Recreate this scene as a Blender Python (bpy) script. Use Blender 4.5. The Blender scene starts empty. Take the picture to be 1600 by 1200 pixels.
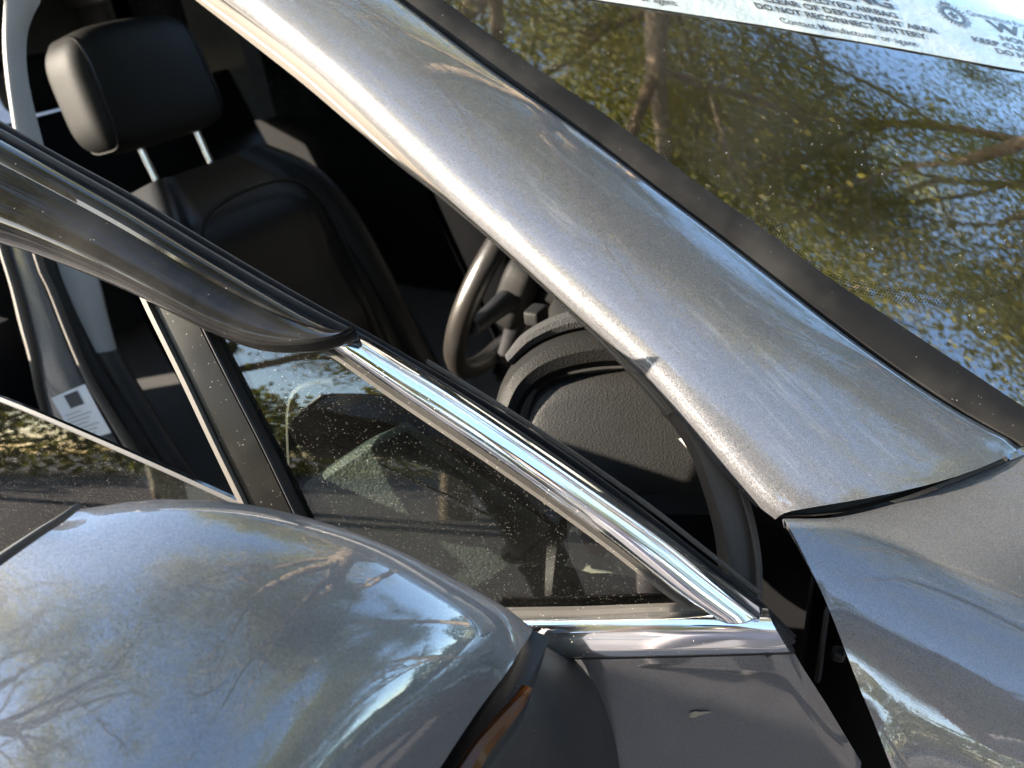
import bpy, math, random
import numpy as np
from mathutils import Matrix, Vector

# ------------------------------------------------------------------ camera, sky, sun, exposure
scn = bpy.context.scene
C = np.array([1.328, -0.006, 1.522])                    # phone held beside the driver's door
YAW, PITCH, ROLL = math.radians(55.947), math.radians(-30.7), math.radians(-7.033)
FPX = 1190.41
fw = np.array([-math.sin(YAW)*math.cos(PITCH), -math.cos(YAW)*math.cos(PITCH), math.sin(PITCH)])
rt = np.cross(fw, [0, 0, 1.0]); rt /= np.linalg.norm(rt); up = np.cross(rt, fw)
rt, up = math.cos(ROLL)*rt + math.sin(ROLL)*up, -math.sin(ROLL)*rt + math.cos(ROLL)*up
cam_d = bpy.data.cameras.new('camera'); cam = bpy.data.objects.new('camera', cam_d)
scn.collection.objects.link(cam); scn.camera = cam
cam.matrix_world = Matrix(((rt[0], up[0], -fw[0], C[0]), (rt[1], up[1], -fw[1], C[1]), (rt[2], up[2], -fw[2], C[2]), (0, 0, 0, 1)))
cam_d.sensor_width = 9.8; cam_d.lens = 9.8*FPX/1600; cam_d.clip_start = 0.01; cam_d.clip_end = 3000
cam_d.dof.use_dof = True; cam_d.dof.focus_distance = 0.62; cam_d.dof.aperture_fstop = 1.7

SUN = np.array([0.62, -0.72, 0.30]); SUN /= np.linalg.norm(SUN)
w = bpy.data.worlds.new('World'); scn.world = w; w.use_nodes = True
nt = w.node_tree; bg = nt.nodes['Background']
sky = nt.nodes.new('ShaderNodeTexSky'); sky.sky_type = 'NISHITA'; sky.sun_disc = False
sky.sun_elevation = math.asin(SUN[2]); sky.sun_rotation = math.atan2(SUN[0], SUN[1])
sky.dust_density = 0.8; sky.ozone_density = 2.0; sky.air_density = 1.0
nt.links.new(sky.outputs[0], bg.inputs[0]); bg.inputs[1].default_value = 0.15
sd = bpy.data.lights.new('sun', 'SUN'); sd.energy = 3.9; sd.angle = math.radians(0.55); sd.color = (1.0, 0.88, 0.72)
so = bpy.data.objects.new('sun', sd); scn.collection.objects.link(so)
so.rotation_euler = Vector(-SUN).to_track_quat('-Z', 'Y').to_euler()
scn.view_settings.view_transform = 'Standard'; scn.view_settings.look = 'None'
scn.view_settings.exposure = 3.3; scn.view_settings.gamma = 1.0; scn.view_settings.use_curve_mapping = False

rng = np.random.default_rng(7)
COL = scn.collection

# ------------------------------------------------------------------ materials
MATS = {}
def mat(name):
    m = bpy.data.materials.new(name); m.use_nodes = True
    m.node_tree.nodes.clear(); MATS[name] = m
    return m, m.node_tree.nodes, m.node_tree.links
def N(ns, t, **kw):
    n = ns.new(t)
    for k, v in kw.items(): setattr(n, k, v)
    return n
def out(ns, ls, sock):
    o = ns.new('ShaderNodeOutputMaterial'); ls.new(sock, o.inputs[0]); return o
def setin(n, **kw):
    for k, v in kw.items(): n.inputs[k.replace('_', ' ')].default_value = v
def noise(ns, ls, co, scale, detail=4, rough=0.55):
    n = ns.new('ShaderNodeTexNoise'); n.inputs['Scale'].default_value = scale
    n.inputs['Detail'].default_value = detail; n.inputs['Roughness'].default_value = rough
    ls.new(co, n.inputs['Vector']); return n.outputs['Fac']
def ramp(ns, ls, sock, a, b, va=0.0, vb=1.0):
    r = ns.new('ShaderNodeMapRange'); r.inputs[1].default_value = a; r.inputs[2].default_value = b
    r.inputs[3].default_value = va; r.inputs[4].default_value = vb
    ls.new(sock, r.inputs[0]); return r.outputs[0]
def math2(ns, ls, op, a, b):
    m = ns.new('ShaderNodeMath'); m.operation = op
    for i, s in enumerate((a, b)):
        if isinstance(s, (int, float)): m.inputs[i].default_value = s
        else: ls.new(s, m.inputs[i])
    return m.outputs[0]
def mixc(ns, ls, f, a, b):
    m = ns.new('ShaderNodeMix'); m.data_type = 'RGBA'
    if isinstance(f, (int, float)): m.inputs[0].default_value = f
    else: ls.new(f, m.inputs[0])
    for i, s in ((6, a), (7, b)):
        if isinstance(s, tuple): m.inputs[i].default_value = (*s, 1)
        else: ls.new(s, m.inputs[i])
    return m.outputs[2]
def bump(ns, ls, h, strength, dist):
    b = ns.new('ShaderNodeBump'); b.inputs['Strength'].default_value = strength; b.inputs['Distance'].default_value = dist
    ls.new(h, b.inputs['Height']); return b.outputs[0]
def specks(ns, ls, co, scale, size, keep):
    """dust grains: a random few of the cells of a voronoi carry a small dot"""
    v = ns.new('ShaderNodeTexVoronoi'); v.inputs['Scale'].default_value = scale; ls.new(co, v.inputs['Vector'])
    s = ns.new('ShaderNodeSeparateColor'); ls.new(v.outputs['Color'], s.inputs[0])
    rad = math2(ns, ls, 'MULTIPLY', s.outputs[1], size)
    a = math2(ns, ls, 'LESS_THAN', v.outputs['Distance'], rad)
    b = math2(ns, ls, 'LESS_THAN', s.outputs[0], keep)
    return math2(ns, ls, 'MULTIPLY', a, b)

def simple(name, col, rough, metal=0.0, coat=0.0, grain=None, dust=None, var=0.15, spec=0.5, dustcol=(0.5, 0.47, 0.42), dscale=450):
    m, ns, ls = mat(name)
    p = ns.new('ShaderNodeBsdfPrincipled'); setin(p, Roughness=rough, Metallic=metal)
    p.inputs['Coat Weight'].default_value = coat; p.inputs['Coat Roughness'].default_value = 0.03
    p.inputs['Specular IOR Level'].default_value = spec
    co = ns.new('ShaderNodeTexCoord').outputs['Object']
    f = noise(ns, ls, co, 14, 5)
    c = mixc(ns, ls, ramp(ns, ls, f, 0.3, 0.7), tuple(x*(1-var) for x in col), tuple(min(1, x*(1+var)) for x in col))
    if dust:
        k = specks(ns, ls, co, dscale, 0.42, dust)
        big = ramp(ns, ls, noise(ns, ls, co, 9, 6), 0.45, 0.8, 0.0, 0.10)
        k = math2(ns, ls, 'MAXIMUM', k, big)
        c = mixc(ns, ls, k, c, dustcol)
        ls.new(ramp(ns, ls, k, 0, 1, rough, 0.9), p.inputs['Roughness'])
        if metal: ls.new(ramp(ns, ls, k, 0, 1, metal, 0.0), p.inputs['Metallic'])
    ls.new(c, p.inputs['Base Color'])
    if grain:
        sc, st, di = grain
        v = ns.new('ShaderNodeTexVoronoi'); v.inputs['Scale'].default_value = sc; ls.new(co, v.inputs['Vector'])
        h = math2(ns, ls, 'ADD', v.outputs['Distance'], math2(ns, ls, 'MULTIPLY', noise(ns, ls, co, sc*0.6, 3), 0.8))
        ls.new(bump(ns, ls, h, st, di), p.inputs['Normal'])
    out(ns, ls, p.outputs[0]); return m

def paint(name, streak):
    m, ns, ls = mat(name)
    p = ns.new('ShaderNodeBsdfPrincipled'); setin(p, Roughness=0.52, Metallic=0.7)
    p.inputs['Coat Weight'].default_value = 1.0; p.inputs['Coat Roughness'].default_value = 0.015; p.inputs['Coat IOR'].default_value = 1.72
    co = ns.new('ShaderNodeTexCoord').outputs['Object']
    v = ns.new('ShaderNodeTexVoronoi'); v.inputs['Scale'].default_value = 2400; ls.new(co, v.inputs['Vector'])
    geo = ns.new('ShaderNodeNewGeometry')
    sub = ns.new('ShaderNodeVectorMath'); sub.operation = 'SUBTRACT'; ls.new(v.outputs['Color'], sub.inputs[0]); sub.inputs[1].default_value = (.5, .5, .5)
    sc = ns.new('ShaderNodeVectorMath'); sc.operation = 'SCALE'; ls.new(sub.outputs[0], sc.inputs[0]); sc.inputs['Scale'].default_value = 0.30
    ad = ns.new('ShaderNodeVectorMath'); ad.operation = 'ADD'; ls.new(geo.outputs['Normal'], ad.inputs[0]); ls.new(sc.outputs[0], ad.inputs[1])
    nm = ns.new('ShaderNodeVectorMath'); nm.operation = 'NORMALIZE'; ls.new(ad.outputs[0], nm.inputs[0])
    ls.new(nm.outputs[0], p.inputs['Normal'])
    # faint orange peel in the clear coat
    ls.new(bump(ns, ls, noise(ns, ls, co, 260, 2), 0.03, 0.0006), p.inputs['Coat Normal'])
    s = ns.new('ShaderNodeSeparateColor'); ls.new(v.outputs['Color'], s.inputs[0])
    c = mixc(ns, ls, s.outputs[2], (0.060, 0.060, 0.064), (0.132, 0.132, 0.140))
    dirt = ramp(ns, ls, noise(ns, ls, co, 7, 7, 0.65), 0.42, 0.78, 0.0, 0.03)
    k = math2(ns, ls, 'MAXIMUM', math2(ns, ls, 'MULTIPLY', specks(ns, ls, co, 300, 0.16, 0.012), 0.8), dirt)
    c = mixc(ns, ls, k, c, (0.22, 0.20, 0.18))
    if streak:                                            # pale streaks running along the pillar
        cb = ns.new('ShaderNodeCombineXYZ')
        for i, (d_, sc_) in enumerate((((-.197, -.847, .493), 7.0), ((.93, 0, .37), 150.0), ((.31, .53, .79), 150.0))):
            dp = ns.new('ShaderNodeVectorMath'); dp.operation = 'DOT_PRODUCT'; ls.new(co, dp.inputs[0]); dp.inputs[1].default_value = d_
            ls.new(math2(ns, ls, 'MULTIPLY', dp.outputs['Value'], sc_), cb.inputs[i])
        st = noise(ns, ls, cb.outputs[0], 1.0, 3, 0.6)
        gate = ramp(ns, ls, noise(ns, ls, co, 9, 3), 0.40, 0.62)
        st = math2(ns, ls, 'MULTIPLY', ramp(ns, ls, st, 0.53, 0.72), gate)
        c = mixc(ns, ls, math2(ns, ls, 'MULTIPLY', st, 0.20), c, (0.30, 0.31, 0.34))
        k = math2(ns, ls, 'MAXIMUM', k, math2(ns, ls, 'MULTIPLY', st, 0.12))
    ls.new(c, p.inputs['Base Color'])
    ls.new(ramp(ns, ls, k, 0, 1, 0.7, 0.0), p.inputs['Metallic'])
    ls.new(ramp(ns, ls, k, 0, 0.5, 0.014, 0.12), p.inputs['Coat Roughness'])
    out(ns, ls, p.outputs[0]); return m

def glass(name, tint, ior, dust_keep, dscale, rough=0.0, haze=0.03):
    m, ns, ls = mat(name)
    co = ns.new('ShaderNodeTexCoord').outputs['Object']
    tr = ns.new('ShaderNodeBsdfTransparent'); tr.inputs[0].default_value = (*tint, 1)
    gl = ns.new('ShaderNodeBsdfGlossy'); gl.inputs['Roughness'].default_value = rough; gl.inputs[0].default_value = (1, 1, 1, 1)
    fr = ns.new('ShaderNodeFresnel'); fr.inputs[0].default_value = ior
    mx = ns.new('ShaderNodeMixShader'); ls.new(fr.outputs[0], mx.inputs[0]); ls.new(tr.outputs[0], mx.inputs[1]); ls.new(gl.outputs[0], mx.inputs[2])
    df = ns.new('ShaderNodeBsdfDiffuse'); df.inputs[0].default_value = (0.75, 0.72, 0.66, 1)
    k = specks(ns, ls, co, dscale, 0.34, dust_keep)
    hz = ramp(ns, ls, noise(ns, ls, co, 6, 6, 0.6), 0.35, 0.8, 0.0, haze)
    k = math2(ns, ls, 'MAXIMUM', math2(ns, ls, 'MULTIPLY', k, 0.8), hz)
    m2 = ns.new('ShaderNodeMixShader'); ls.new(k, m2.inputs[0]); ls.new(mx.outputs[0], m2.inputs[1]); ls.new(df.outputs[0], m2.inputs[2])
    out(ns, ls, m2.outputs[0]); return m

paint('grey_metallic_paint', False)
paint('grey_metallic_paint_streaked', True)
simple('chrome', (0.78, 0.78, 0.79), 0.07, 1.0, dust=0.03, var=0.02, dscale=900)
simple('black_gloss', (0.004, 0.004, 0.0045), 0.05, 0, spec=0.2, dust=0.006, dscale=900, dustcol=(.2, .19, .17))
simple('black_satin', (0.008, 0.008, 0.0095), 0.5, spec=0.25, dust=0.02, dscale=700, dustcol=(.15, .14, .13))
simple('black_plastic', (0.010, 0.010, 0.011), 0.48, grain=(900, 0.08, 0.0005), spec=0.35, dust=0.012, dscale=700, dustcol=(.15, .14, .13))
simple('glass_edge', (0.055, 0.055, 0.057), 0.5)
simple('bezel_grey', (0.05, 0.048, 0.046), 0.5, spec=0.3)
simple('rubber', (0.010, 0.0095, 0.009), 0.65, spec=0.25, dust=0.03, dscale=800, dustcol=(.12, .11, .1))
simple('moulding', (0.006, 0.0057, 0.0056), 0.65, spec=0.1, dust=0.005, dscale=900, dustcol=(0.2, 0.19, 0.17))
simple('dusty_rubber', (0.045, 0.042, 0.038), 0.75, spec=0.2, dust=0.05, dscale=900, dustcol=(.25, .24, .22))
simple('post_film', (0.004, 0.0037, 0.0032), 0.3, spec=0.2, dust=0.03, dscale=800, dustcol=(.2, .19, .17))
simple('trim_tan', (0.070, 0.061, 0.052), 0.6, grain=(1400, 0.15, 0.0006), var=0.06)
simple('baked_brown', (0.045, 0.036, 0.030), 0.6)  # shaded brown of the lower trim put into its colour
simple('trim_grey', (0.20, 0.195, 0.19), 0.8, var=0.06)
simple('headliner', (0.06, 0.058, 0.056), 0.9)
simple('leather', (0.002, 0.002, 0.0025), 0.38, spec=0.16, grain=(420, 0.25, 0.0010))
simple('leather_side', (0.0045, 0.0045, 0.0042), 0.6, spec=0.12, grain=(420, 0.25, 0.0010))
simple('dash_grain', (0.013, 0.013, 0.0128), 0.55, spec=0.3, grain=(520, 0.35, 0.0010))
simple('grain_lit', (0.042, 0.052, 0.049), 0.6, grain=(330, 0.6, 0.0014))  # sunlit tone of the grained patch put into the colour
simple('dash_upper', (0.24, 0.24, 0.225), 0.8)
simple('dash_pad', (0.008, 0.0078, 0.0075), 0.6, spec=0.15, grain=(520, 0.35, 0.0010))
simple('dark_fabric', (0.016, 0.016, 0.017), 0.95, grain=(700, 0.8, 0.002))
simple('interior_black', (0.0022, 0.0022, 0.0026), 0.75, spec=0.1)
simple('wheel_leather', (0.013, 0.0115, 0.010), 0.33, grain=(600, 0.2, 0.0006))
simple('post_steel', (0.8, 0.8, 0.8), 0.12, 1.0)
simple('frit_dot', (0.006, 0.006, 0.006), 0.6, spec=0.1)
simple('frit', (0.004, 0.004, 0.004), 0.25)
simple('sticker_white', (0.55, 0.56, 0.60), 0.5, var=0.03)
simple('sticker_ink', (0.03, 0.03, 0.04), 0.6)
simple('sticker_grey', (0.20, 0.20, 0.23), 0.6)
simple('print_black', (0.012, 0.012, 0.014), 0.5)
simple('patch_white', (0.55, 0.50, 0.45), 0.9)
simple('patch_red', (0.16, 0.025, 0.015), 0.8)
simple('dropping', (0.22, 0.19, 0.14), 0.9)
simple('airbag_fabric', (0.25, 0.255, 0.235), 0.9)
simple('carpet', (0.02, 0.02, 0.02), 0.95)

def tape_mat():
    m, ns, ls = mat('tape_white')
    p = ns.new('ShaderNodeBsdfPrincipled'); setin(p, Roughness=0.35)
    co = ns.new('ShaderNodeTexCoord').outputs['Object']
    c = mixc(ns, ls, ramp(ns, ls, noise(ns, ls, co, 18, 5), 0.35, 0.7), (0.29, 0.33, 0.33), (0.36, 0.39, 0.385)); ls.new(c, p.inputs['Base Color'])
    h = math2(ns, ls, 'ADD', noise(ns, ls, co, 35, 4), math2(ns, ls, 'MULTIPLY', noise(ns, ls, co, 140, 2), 0.3))
    ls.new(bump(ns, ls, h, 0.3, 0.003), p.inputs['Normal'])
    out(ns, ls, p.outputs[0])
tape_mat()
def lamp_mat():
    m, ns, ls = mat('amber_lens')
    p = ns.new('ShaderNodeBsdfPrincipled'); setin(p, Roughness=0.08)
    p.inputs['Base Color'].default_value = (0.055, 0.019, 0.006, 1); p.inputs['Specular IOR Level'].default_value = 0.3
    out(ns, ls, p.outputs[0])
lamp_mat()
def mirror_mat():
    m, ns, ls = mat('mirror_silver')
    p = ns.new('ShaderNodeBsdfPrincipled'); setin(p, Roughness=0.01, Metallic=1.0)
    p.inputs['Base Color'].default_value = (0.75, 0.78, 0.8, 1); out(ns, ls, p.outputs[0])
mirror_mat()
glass('darkened_glass', (0.05, 0.055, 0.055), 1.5, 0.02, 300)  # near-black tint put in so the far side of the cabin stays dark
glass('side_glass', (0.42, 0.46, 0.43), 1.5, 0.045, 1900, haze=0.006)
glass('screen_glass', (0.64, 0.70, 0.67), 2.35, 0.008, 700, haze=0.015)

def leaf_mat(name, a, b):
    m, ns, ls = mat(name)
    g = ns.new('ShaderNodeNewGeometry')
    co = ns.new('ShaderNodeTexCoord').outputs['Object']
    f = math2(ns, ls, 'ADD', math2(ns, ls, 'MULTIPLY', g.outputs['Random Per Island'], 0.6), math2(ns, ls, 'MULTIPLY', noise(ns, ls, co, 0.6, 3), 0.5))
    c = mixc(ns, ls, f, a, b)
    d = ns.new('ShaderNodeBsdfDiffuse'); ls.new(c, d.inputs[0])
    t = ns.new('ShaderNodeBsdfTranslucent'); ls.new(mixc(ns, ls, 0.5, c, (0.42, 0.40, 0.05)), t.inputs[0])
    gl = ns.new('ShaderNodeBsdfGlossy'); gl.inputs['Roughness'].default_value = 0.4; gl.inputs[0].default_value = (.6, .6, .6, 1)
    m1 = ns.new('ShaderNodeMixShader'); m1.inputs[0].default_value = 0.5; ls.new(d.outputs[0], m1.inputs[1]); ls.new(t.outputs[0], m1.inputs[2])
    m2 = ns.new('ShaderNodeMixShader'); m2.inputs[0].default_value = 0.07; ls.new(m1.outputs[0], m2.inputs[1]); ls.new(gl.outputs[0], m2.inputs[2])
    out(ns, ls, m2.outputs[0])
leaf_mat('leaf_olive', (0.22, 0.21, 0.03), (0.48, 0.40, 0.06))
leaf_mat('leaf_green', (0.12, 0.14, 0.025), (0.32, 0.30, 0.055))
leaf_mat('leaf_dark', (0.035, 0.045, 0.012), (0.09, 0.095, 0.025))
simple('bark', (0.40, 0.31, 0.21), 0.9, grain=(18, 0.6, 0.03), var=0.35)
simple('asphalt', (0.13, 0.122, 0.128), 0.9, var=0.25)

# ------------------------------------------------------------------ geometry helpers
def A(x): return np.asarray(x, float)
def ray(px, py):
    return rt*((px-800)/FPX) - up*((py-600)/FPX) + fw
def at(px, py, dep): return C + ray(px, py)*dep
def onplane(px, py, P, n):
    r = ray(px, py); return C + r*(((A(P)-C) @ A(n))/(r @ A(n)))
def depth(P): return (A(P)-C) @ fw

TH = math.radians(21.48); HX = np.array([.87, -.10, 0])
dS = np.array([math.sin(TH), -math.cos(TH), 0]); dN = np.array([math.cos(TH), math.sin(TH), 0]); ZZ = np.array([0, 0, 1.0])
def door_n(z):
    k = max(z-1.02, 0); b = max(1.02-z, 0)
    return .02-.2*k-.5*k*k + .02*b - .06*b*b
def dl(s, n, z): return HX + dS*s + dN*n + ZZ*z          # door coordinates -> world
def dsurf(s, z, off=0): return dl(s, door_n(z)+off, z)
def D(px, py, off=0.0):
    """point of the (curved) outer door surface seen at a pixel"""
    r = ray(px, py); lo, hi = .2, 2.2
    for i in range(50):
        m = (lo+hi)/2; P = C+r*m; q = P-HX
        if q @ dN - door_n(P[2]) - off > 0: lo = m
        else: hi = m
    return C+r*m

def crs(pts, n):
    """catmull-rom resampling by arc length"""
    P = A(pts)
    if len(P) == 2: return np.array([P[0]+(P[1]-P[0])*t for t in np.linspace(0, 1, n)])
    E = np.vstack([2*P[0]-P[1], P, 2*P[-1]-P[-2]])
    fine = []
    for i in range(len(P)-1):
        p0, p1, p2, p3 = E[i:i+4]
        for t in np.linspace(0, 1, 24, endpoint=False):
            fine.append(.5*((2*p1)+(-p0+p2)*t+(2*p0-5*p1+4*p2-p3)*t*t+(-p0+3*p1-3*p2+p3)*t**3))
    fine.append(P[-1]); fine = A(fine)
    L = np.r_[0, np.cumsum(np.linalg.norm(np.diff(fine, axis=0), axis=1))]
    return np.array([[np.interp(t, L, fine[:, k]) for k in range(P.shape[1])] for t in np.linspace(0, L[-1], n)])

def mesh(name, v, f, m, parent=None, smooth=True, auto=40):
    me = bpy.data.meshes.new(name); me.from_pydata([tuple(map(float, p)) for p in v], [], f)
    me.materials.append(MATS[m]); me.validate(); me.update()
    o = bpy.data.objects.new(name, me); COL.objects.link(o)
    if smooth:
        for p in me.polygons: p.use_smooth = True
        if auto:
            import bmesh
            bm = bmesh.new(); bm.from_mesh(me)
            bmesh.ops.recalc_face_normals(bm, faces=bm.faces)
            a = math.radians(auto)
            for e in bm.edges:
                if len(e.link_faces) == 2 and e.calc_face_angle(0) > a: e.smooth = False
            bm.to_mesh(me); bm.free()
    if parent: put(o, parent)
    return o
WL = {}                                                  # world position of each empty
def put(o, parent, loc=(0, 0, 0)):
    o.parent = parent; o.matrix_parent_inverse = Matrix.Identity(4)
    o.location = A(loc)-A(WL[parent.name])
def empty(name, loc=(0, 0, 0), parent=None):
    o = bpy.data.objects.new(name, None); COL.objects.link(o); o.empty_display_size = .05
    WL[o.name] = tuple(loc)
    if parent: put(o, parent, loc)
    else: o.location = loc
    return o
def tag(o, label=None, cat=None, group=None, kind=None):
    for k, v in (('label', label), ('category', cat), ('group', group), ('kind', kind)):
        if v: o[k] = v
    return o

def strip(name, EA, EB, prof, m, parent, th=.006, toward=None, auto=40):
    """solid band between two 3D edge curves; prof = (v, h) across, h along the outward normal"""
    EA, EB = A(EA), A(EB); n = len(EA); tgt = C if toward is None else A(toward)
    v = []; f = []
    k = len(prof)
    for i in range(n):
        a, b = EA[i], EB[i]
        t = EA[min(i+1, n-1)]-EA[max(i-1, 0)] + EB[min(i+1, n-1)]-EB[max(i-1, 0)]
        nr = np.cross(t, b-a); nr /= (np.linalg.norm(nr)+1e-12)
        if nr @ (tgt-(a+b)/2) < 0: nr = -nr
        for (q, h) in prof: v.append(a+(b-a)*q+nr*h)
        v.append(b-nr*th + nr*prof[-1][1]); v.append(a-nr*th+nr*prof[0][1])
    K = k+2
    for i in range(n-1):
        for j in range(K):
            f.append((i*K+j, i*K+(j+1) % K, (i+1)*K+(j+1) % K, (i+1)*K+j))
    f.append(tuple(range(K))); f.append(tuple((n-1)*K+j for j in reversed(range(K))))
    return mesh(name, v, f, m, parent, auto=auto)

def pstrip(name, pa, pb, hit, n, prof, m, parent, th=.006, oa=0., ob=0.):
    """strip whose edges run through pixels on a surface"""
    a = crs(pa, n); b = crs(pb, n)
    return strip(name, [hit(x, y, oa) for x, y in a], [hit(x, y, ob) for x, y in b], prof, m, parent, th)

def surf(name, G, m, parent, th=0.004, nr=30, nc=40, toward=None, refine=True, auto=50):
    """smooth solid sheet through a grid of 3D points (rows x columns)"""
    G = A(G)
    if refine:
        G = np.array([crs_param(r, nc) for r in G])
        G = np.array([crs_param(G[:, j], nr) for j in range(G.shape[1])]).transpose(1, 0, 2)
    R_, K = G.shape[:2]
    tgt = C if toward is None else A(toward)
    du = np.gradient(G, axis=1); dv = np.gradient(G, axis=0)
    nrm = np.cross(du, dv); nrm /= (np.linalg.norm(nrm, axis=2, keepdims=True)+1e-12)
    if ((tgt-G)*nrm).sum() < 0: nrm = -nrm
    B = G-nrm*th
    v = np.vstack([G.reshape(-1, 3), B.reshape(-1, 3)]); o = R_*K; f = []
    for i in range(R_-1):
        for j in range(K-1):
            a = i*K+j; f.append((a, a+1, a+K+1, a+K)); f.append((o+a, o+a+K, o+a+K+1, o+a+1))
    for j in range(K-1):
        f.append((j, o+j, o+j+1, j+1)); a = (R_-1)*K+j; f.append((a, a+1, o+a+1, o+a))
    for i in range(R_-1):
        a = i*K; f.append((a, a+K, o+a+K, o+a)); a = i*K+K-1; f.append((a, o+a, o+a+K, a+K))
    return mesh(name, v, f, m, parent, auto=auto)
def crs_param(P, n):
    P = A(P); E = np.vstack([2*P[0]-P[1], P, 2*P[-1]-P[-2]]); res = []
    for u in np.linspace(0, len(P)-1, n):
        i = min(int(u), len(P)-2); t = u-i; p0, p1, p2, p3 = E[i:i+4]
        res.append(.5*((2*p1)+(-p0+p2)*t+(2*p0-5*p1+4*p2-p3)*t*t+(-p0+3*p1-3*p2+p3)*t**3))
    return A(res)

def tube(name, pts, rad, m, parent, n=12, cap=True, build=True):
    P = A(pts); k = len(P); rad = np.broadcast_to(A(rad), (k,))
    v = []; f = []; ref = None
    for i in range(k):
        t = P[min(i+1, k-1)]-P[max(i-1, 0)]; t = t/(np.linalg.norm(t)+1e-12)
        if ref is None: ref = np.cross(t, [0.3, 0.2, 1.0]); ref /= np.linalg.norm(ref)
        ref = ref-t*(ref @ t); ref /= np.linalg.norm(ref); b = np.cross(t, ref)
        for j in range(n):
            a = 2*math.pi*j/n; v.append(P[i]+rad[i]*(math.cos(a)*ref+math.sin(a)*b))
    for i in range(k-1):
        for j in range(n): f.append((i*n+j, i*n+(j+1) % n, (i+1)*n+(j+1) % n, (i+1)*n+j))
    if cap: f.append(tuple(reversed(range(n)))); f.append(tuple((k-1)*n+j for j in range(n)))
    if not build: return v, f
    return mesh(name, v, f, m, parent)

def rbox(name, c, size, m, parent, rot=None, e=0.25, nu=40, nv=24, warp=None):
    """rounded (superellipsoid) block"""
    sp = lambda x, k: math.copysign(abs(x)**k, x)
    R3 = np.eye(3) if rot is None else A(rot)
    v = []; f = []
    for i in range(nv+1):
        th_ = -math.pi/2+math.pi*i/nv
        for j in range(nu):
            ph = 2*math.pi*j/nu
            p = A([sp(math.cos(th_), e)*sp(math.cos(ph), e), sp(math.cos(th_), e)*sp(math.sin(ph), e), sp(math.sin(th_), e)])*A(size)/2
            if warp: p = A(warp(p))
            v.append(A(c)+R3 @ p)
    for i in range(nv):
        for j in range(nu): f.append((i*nu+j, i*nu+(j+1) % nu, (i+1)*nu+(j+1) % nu, (i+1)*nu+j))
    return mesh(name, v, f, m, parent, auto=0)
def rotx(a):
    c, s = math.cos(a), math.sin(a); return A([[1, 0, 0], [0, c, -s], [0, s, c]])
def box(name, lo, hi, m, parent):
    lo, hi = A(lo), A(hi)
    v = [(x, y, z) for x in (lo[0], hi[0]) for y in (lo[1], hi[1]) for z in (lo[2], hi[2])]
    f = [(0, 1, 3, 2), (4, 6, 7, 5), (0, 4, 5, 1), (2, 3, 7, 6), (0, 2, 6, 4), (1, 5, 7, 3)]
    return mesh(name, v, f, m, parent, smooth=False)

# ------------------------------------------------------------------ the setting
v = [(-600, -600, 0), (600, -600, 0), (600, 600, 0), (-600, 600, 0)]
tag(mesh('ground', v, [(0, 1, 2, 3)], 'asphalt', smooth=False), kind='structure')

car = tag(empty('car', (0.0, -0.8, 0)), 'silver grey car with its driver door ajar and side window lowered', 'car')

# ---- reference surfaces of the body
F1 = A([.837, -.094, 1.103]); F2 = A([.689, .059, 1.110])
AP = A([-.197, -.847, .493]); AP /= np.linalg.norm(AP)
KA, KB = 1.10, .80                                                   # plan bow of the windscreen
NE = -np.cross(AP, A([-1, KA, 0])); NE /= np.linalg.norm(NE)                 # windscreen normal at its edge
ND = A([.93, 0, .37]); ND /= np.linalg.norm(ND)                      # side plane of the pillar
def E_(px, py, o=0): return onplane(px, py, F2+NE*o, NE)
def Dd(px, py, o=0): return onplane(px, py, F1+ND*o, ND)
def Wsurf(t, u):                                                     # windscreen: t up the pillar, u inboard
    k = KA*u-KB*u*u
    return F2 + AP*t + A([-u, k, 0]) - NE*.004
def Wgap(P, o=0.0):
    t = (P[2]-F2[2]+.004*NE[2]-o*.86)/AP[2]; u = F2[0]+AP[0]*t-P[0]+o*.1
    return P[1]-(F2[1]+AP[1]*t+KA*u-KB*u*u-.004*NE[1]+o*.45), u
def Whit(px, py, o=0.0):
    r = ray(px, py); d0 = .3
    while d0 < 3:
        g, u = Wgap(C+r*d0, o)
        if u > -.06 and g < 0: break
        d0 += .01
    lo, hi = d0-.01, d0
    for i in range(30):
        m = (lo+hi)/2
        if Wgap(C+r*m, o)[0] < 0: hi = m
        else: lo = m
    return C+r*m

# ---- A pillar panel
pd = [(352, -20), (380, 0), (500, 96), (600, 190), (700, 288), (800, 378), (900, 468), (1000, 560), (1062, 630), (1130, 712), (1195, 782), (1222, 797)]
pw = [(600, -20), (628, 0), (760, 100), (850, 162), (940, 226), (1040, 302), (1120, 362), (1200, 424), (1300, 502), (1400, 575), (1500, 640), (1602, 694)]
n = 46
ed = crs(pd, n); ew = crs(pw, n)
EDp = A([Dd(x, y) for x, y in ed]); EWp = A([E_(x, y) for x, y in ew])
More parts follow.
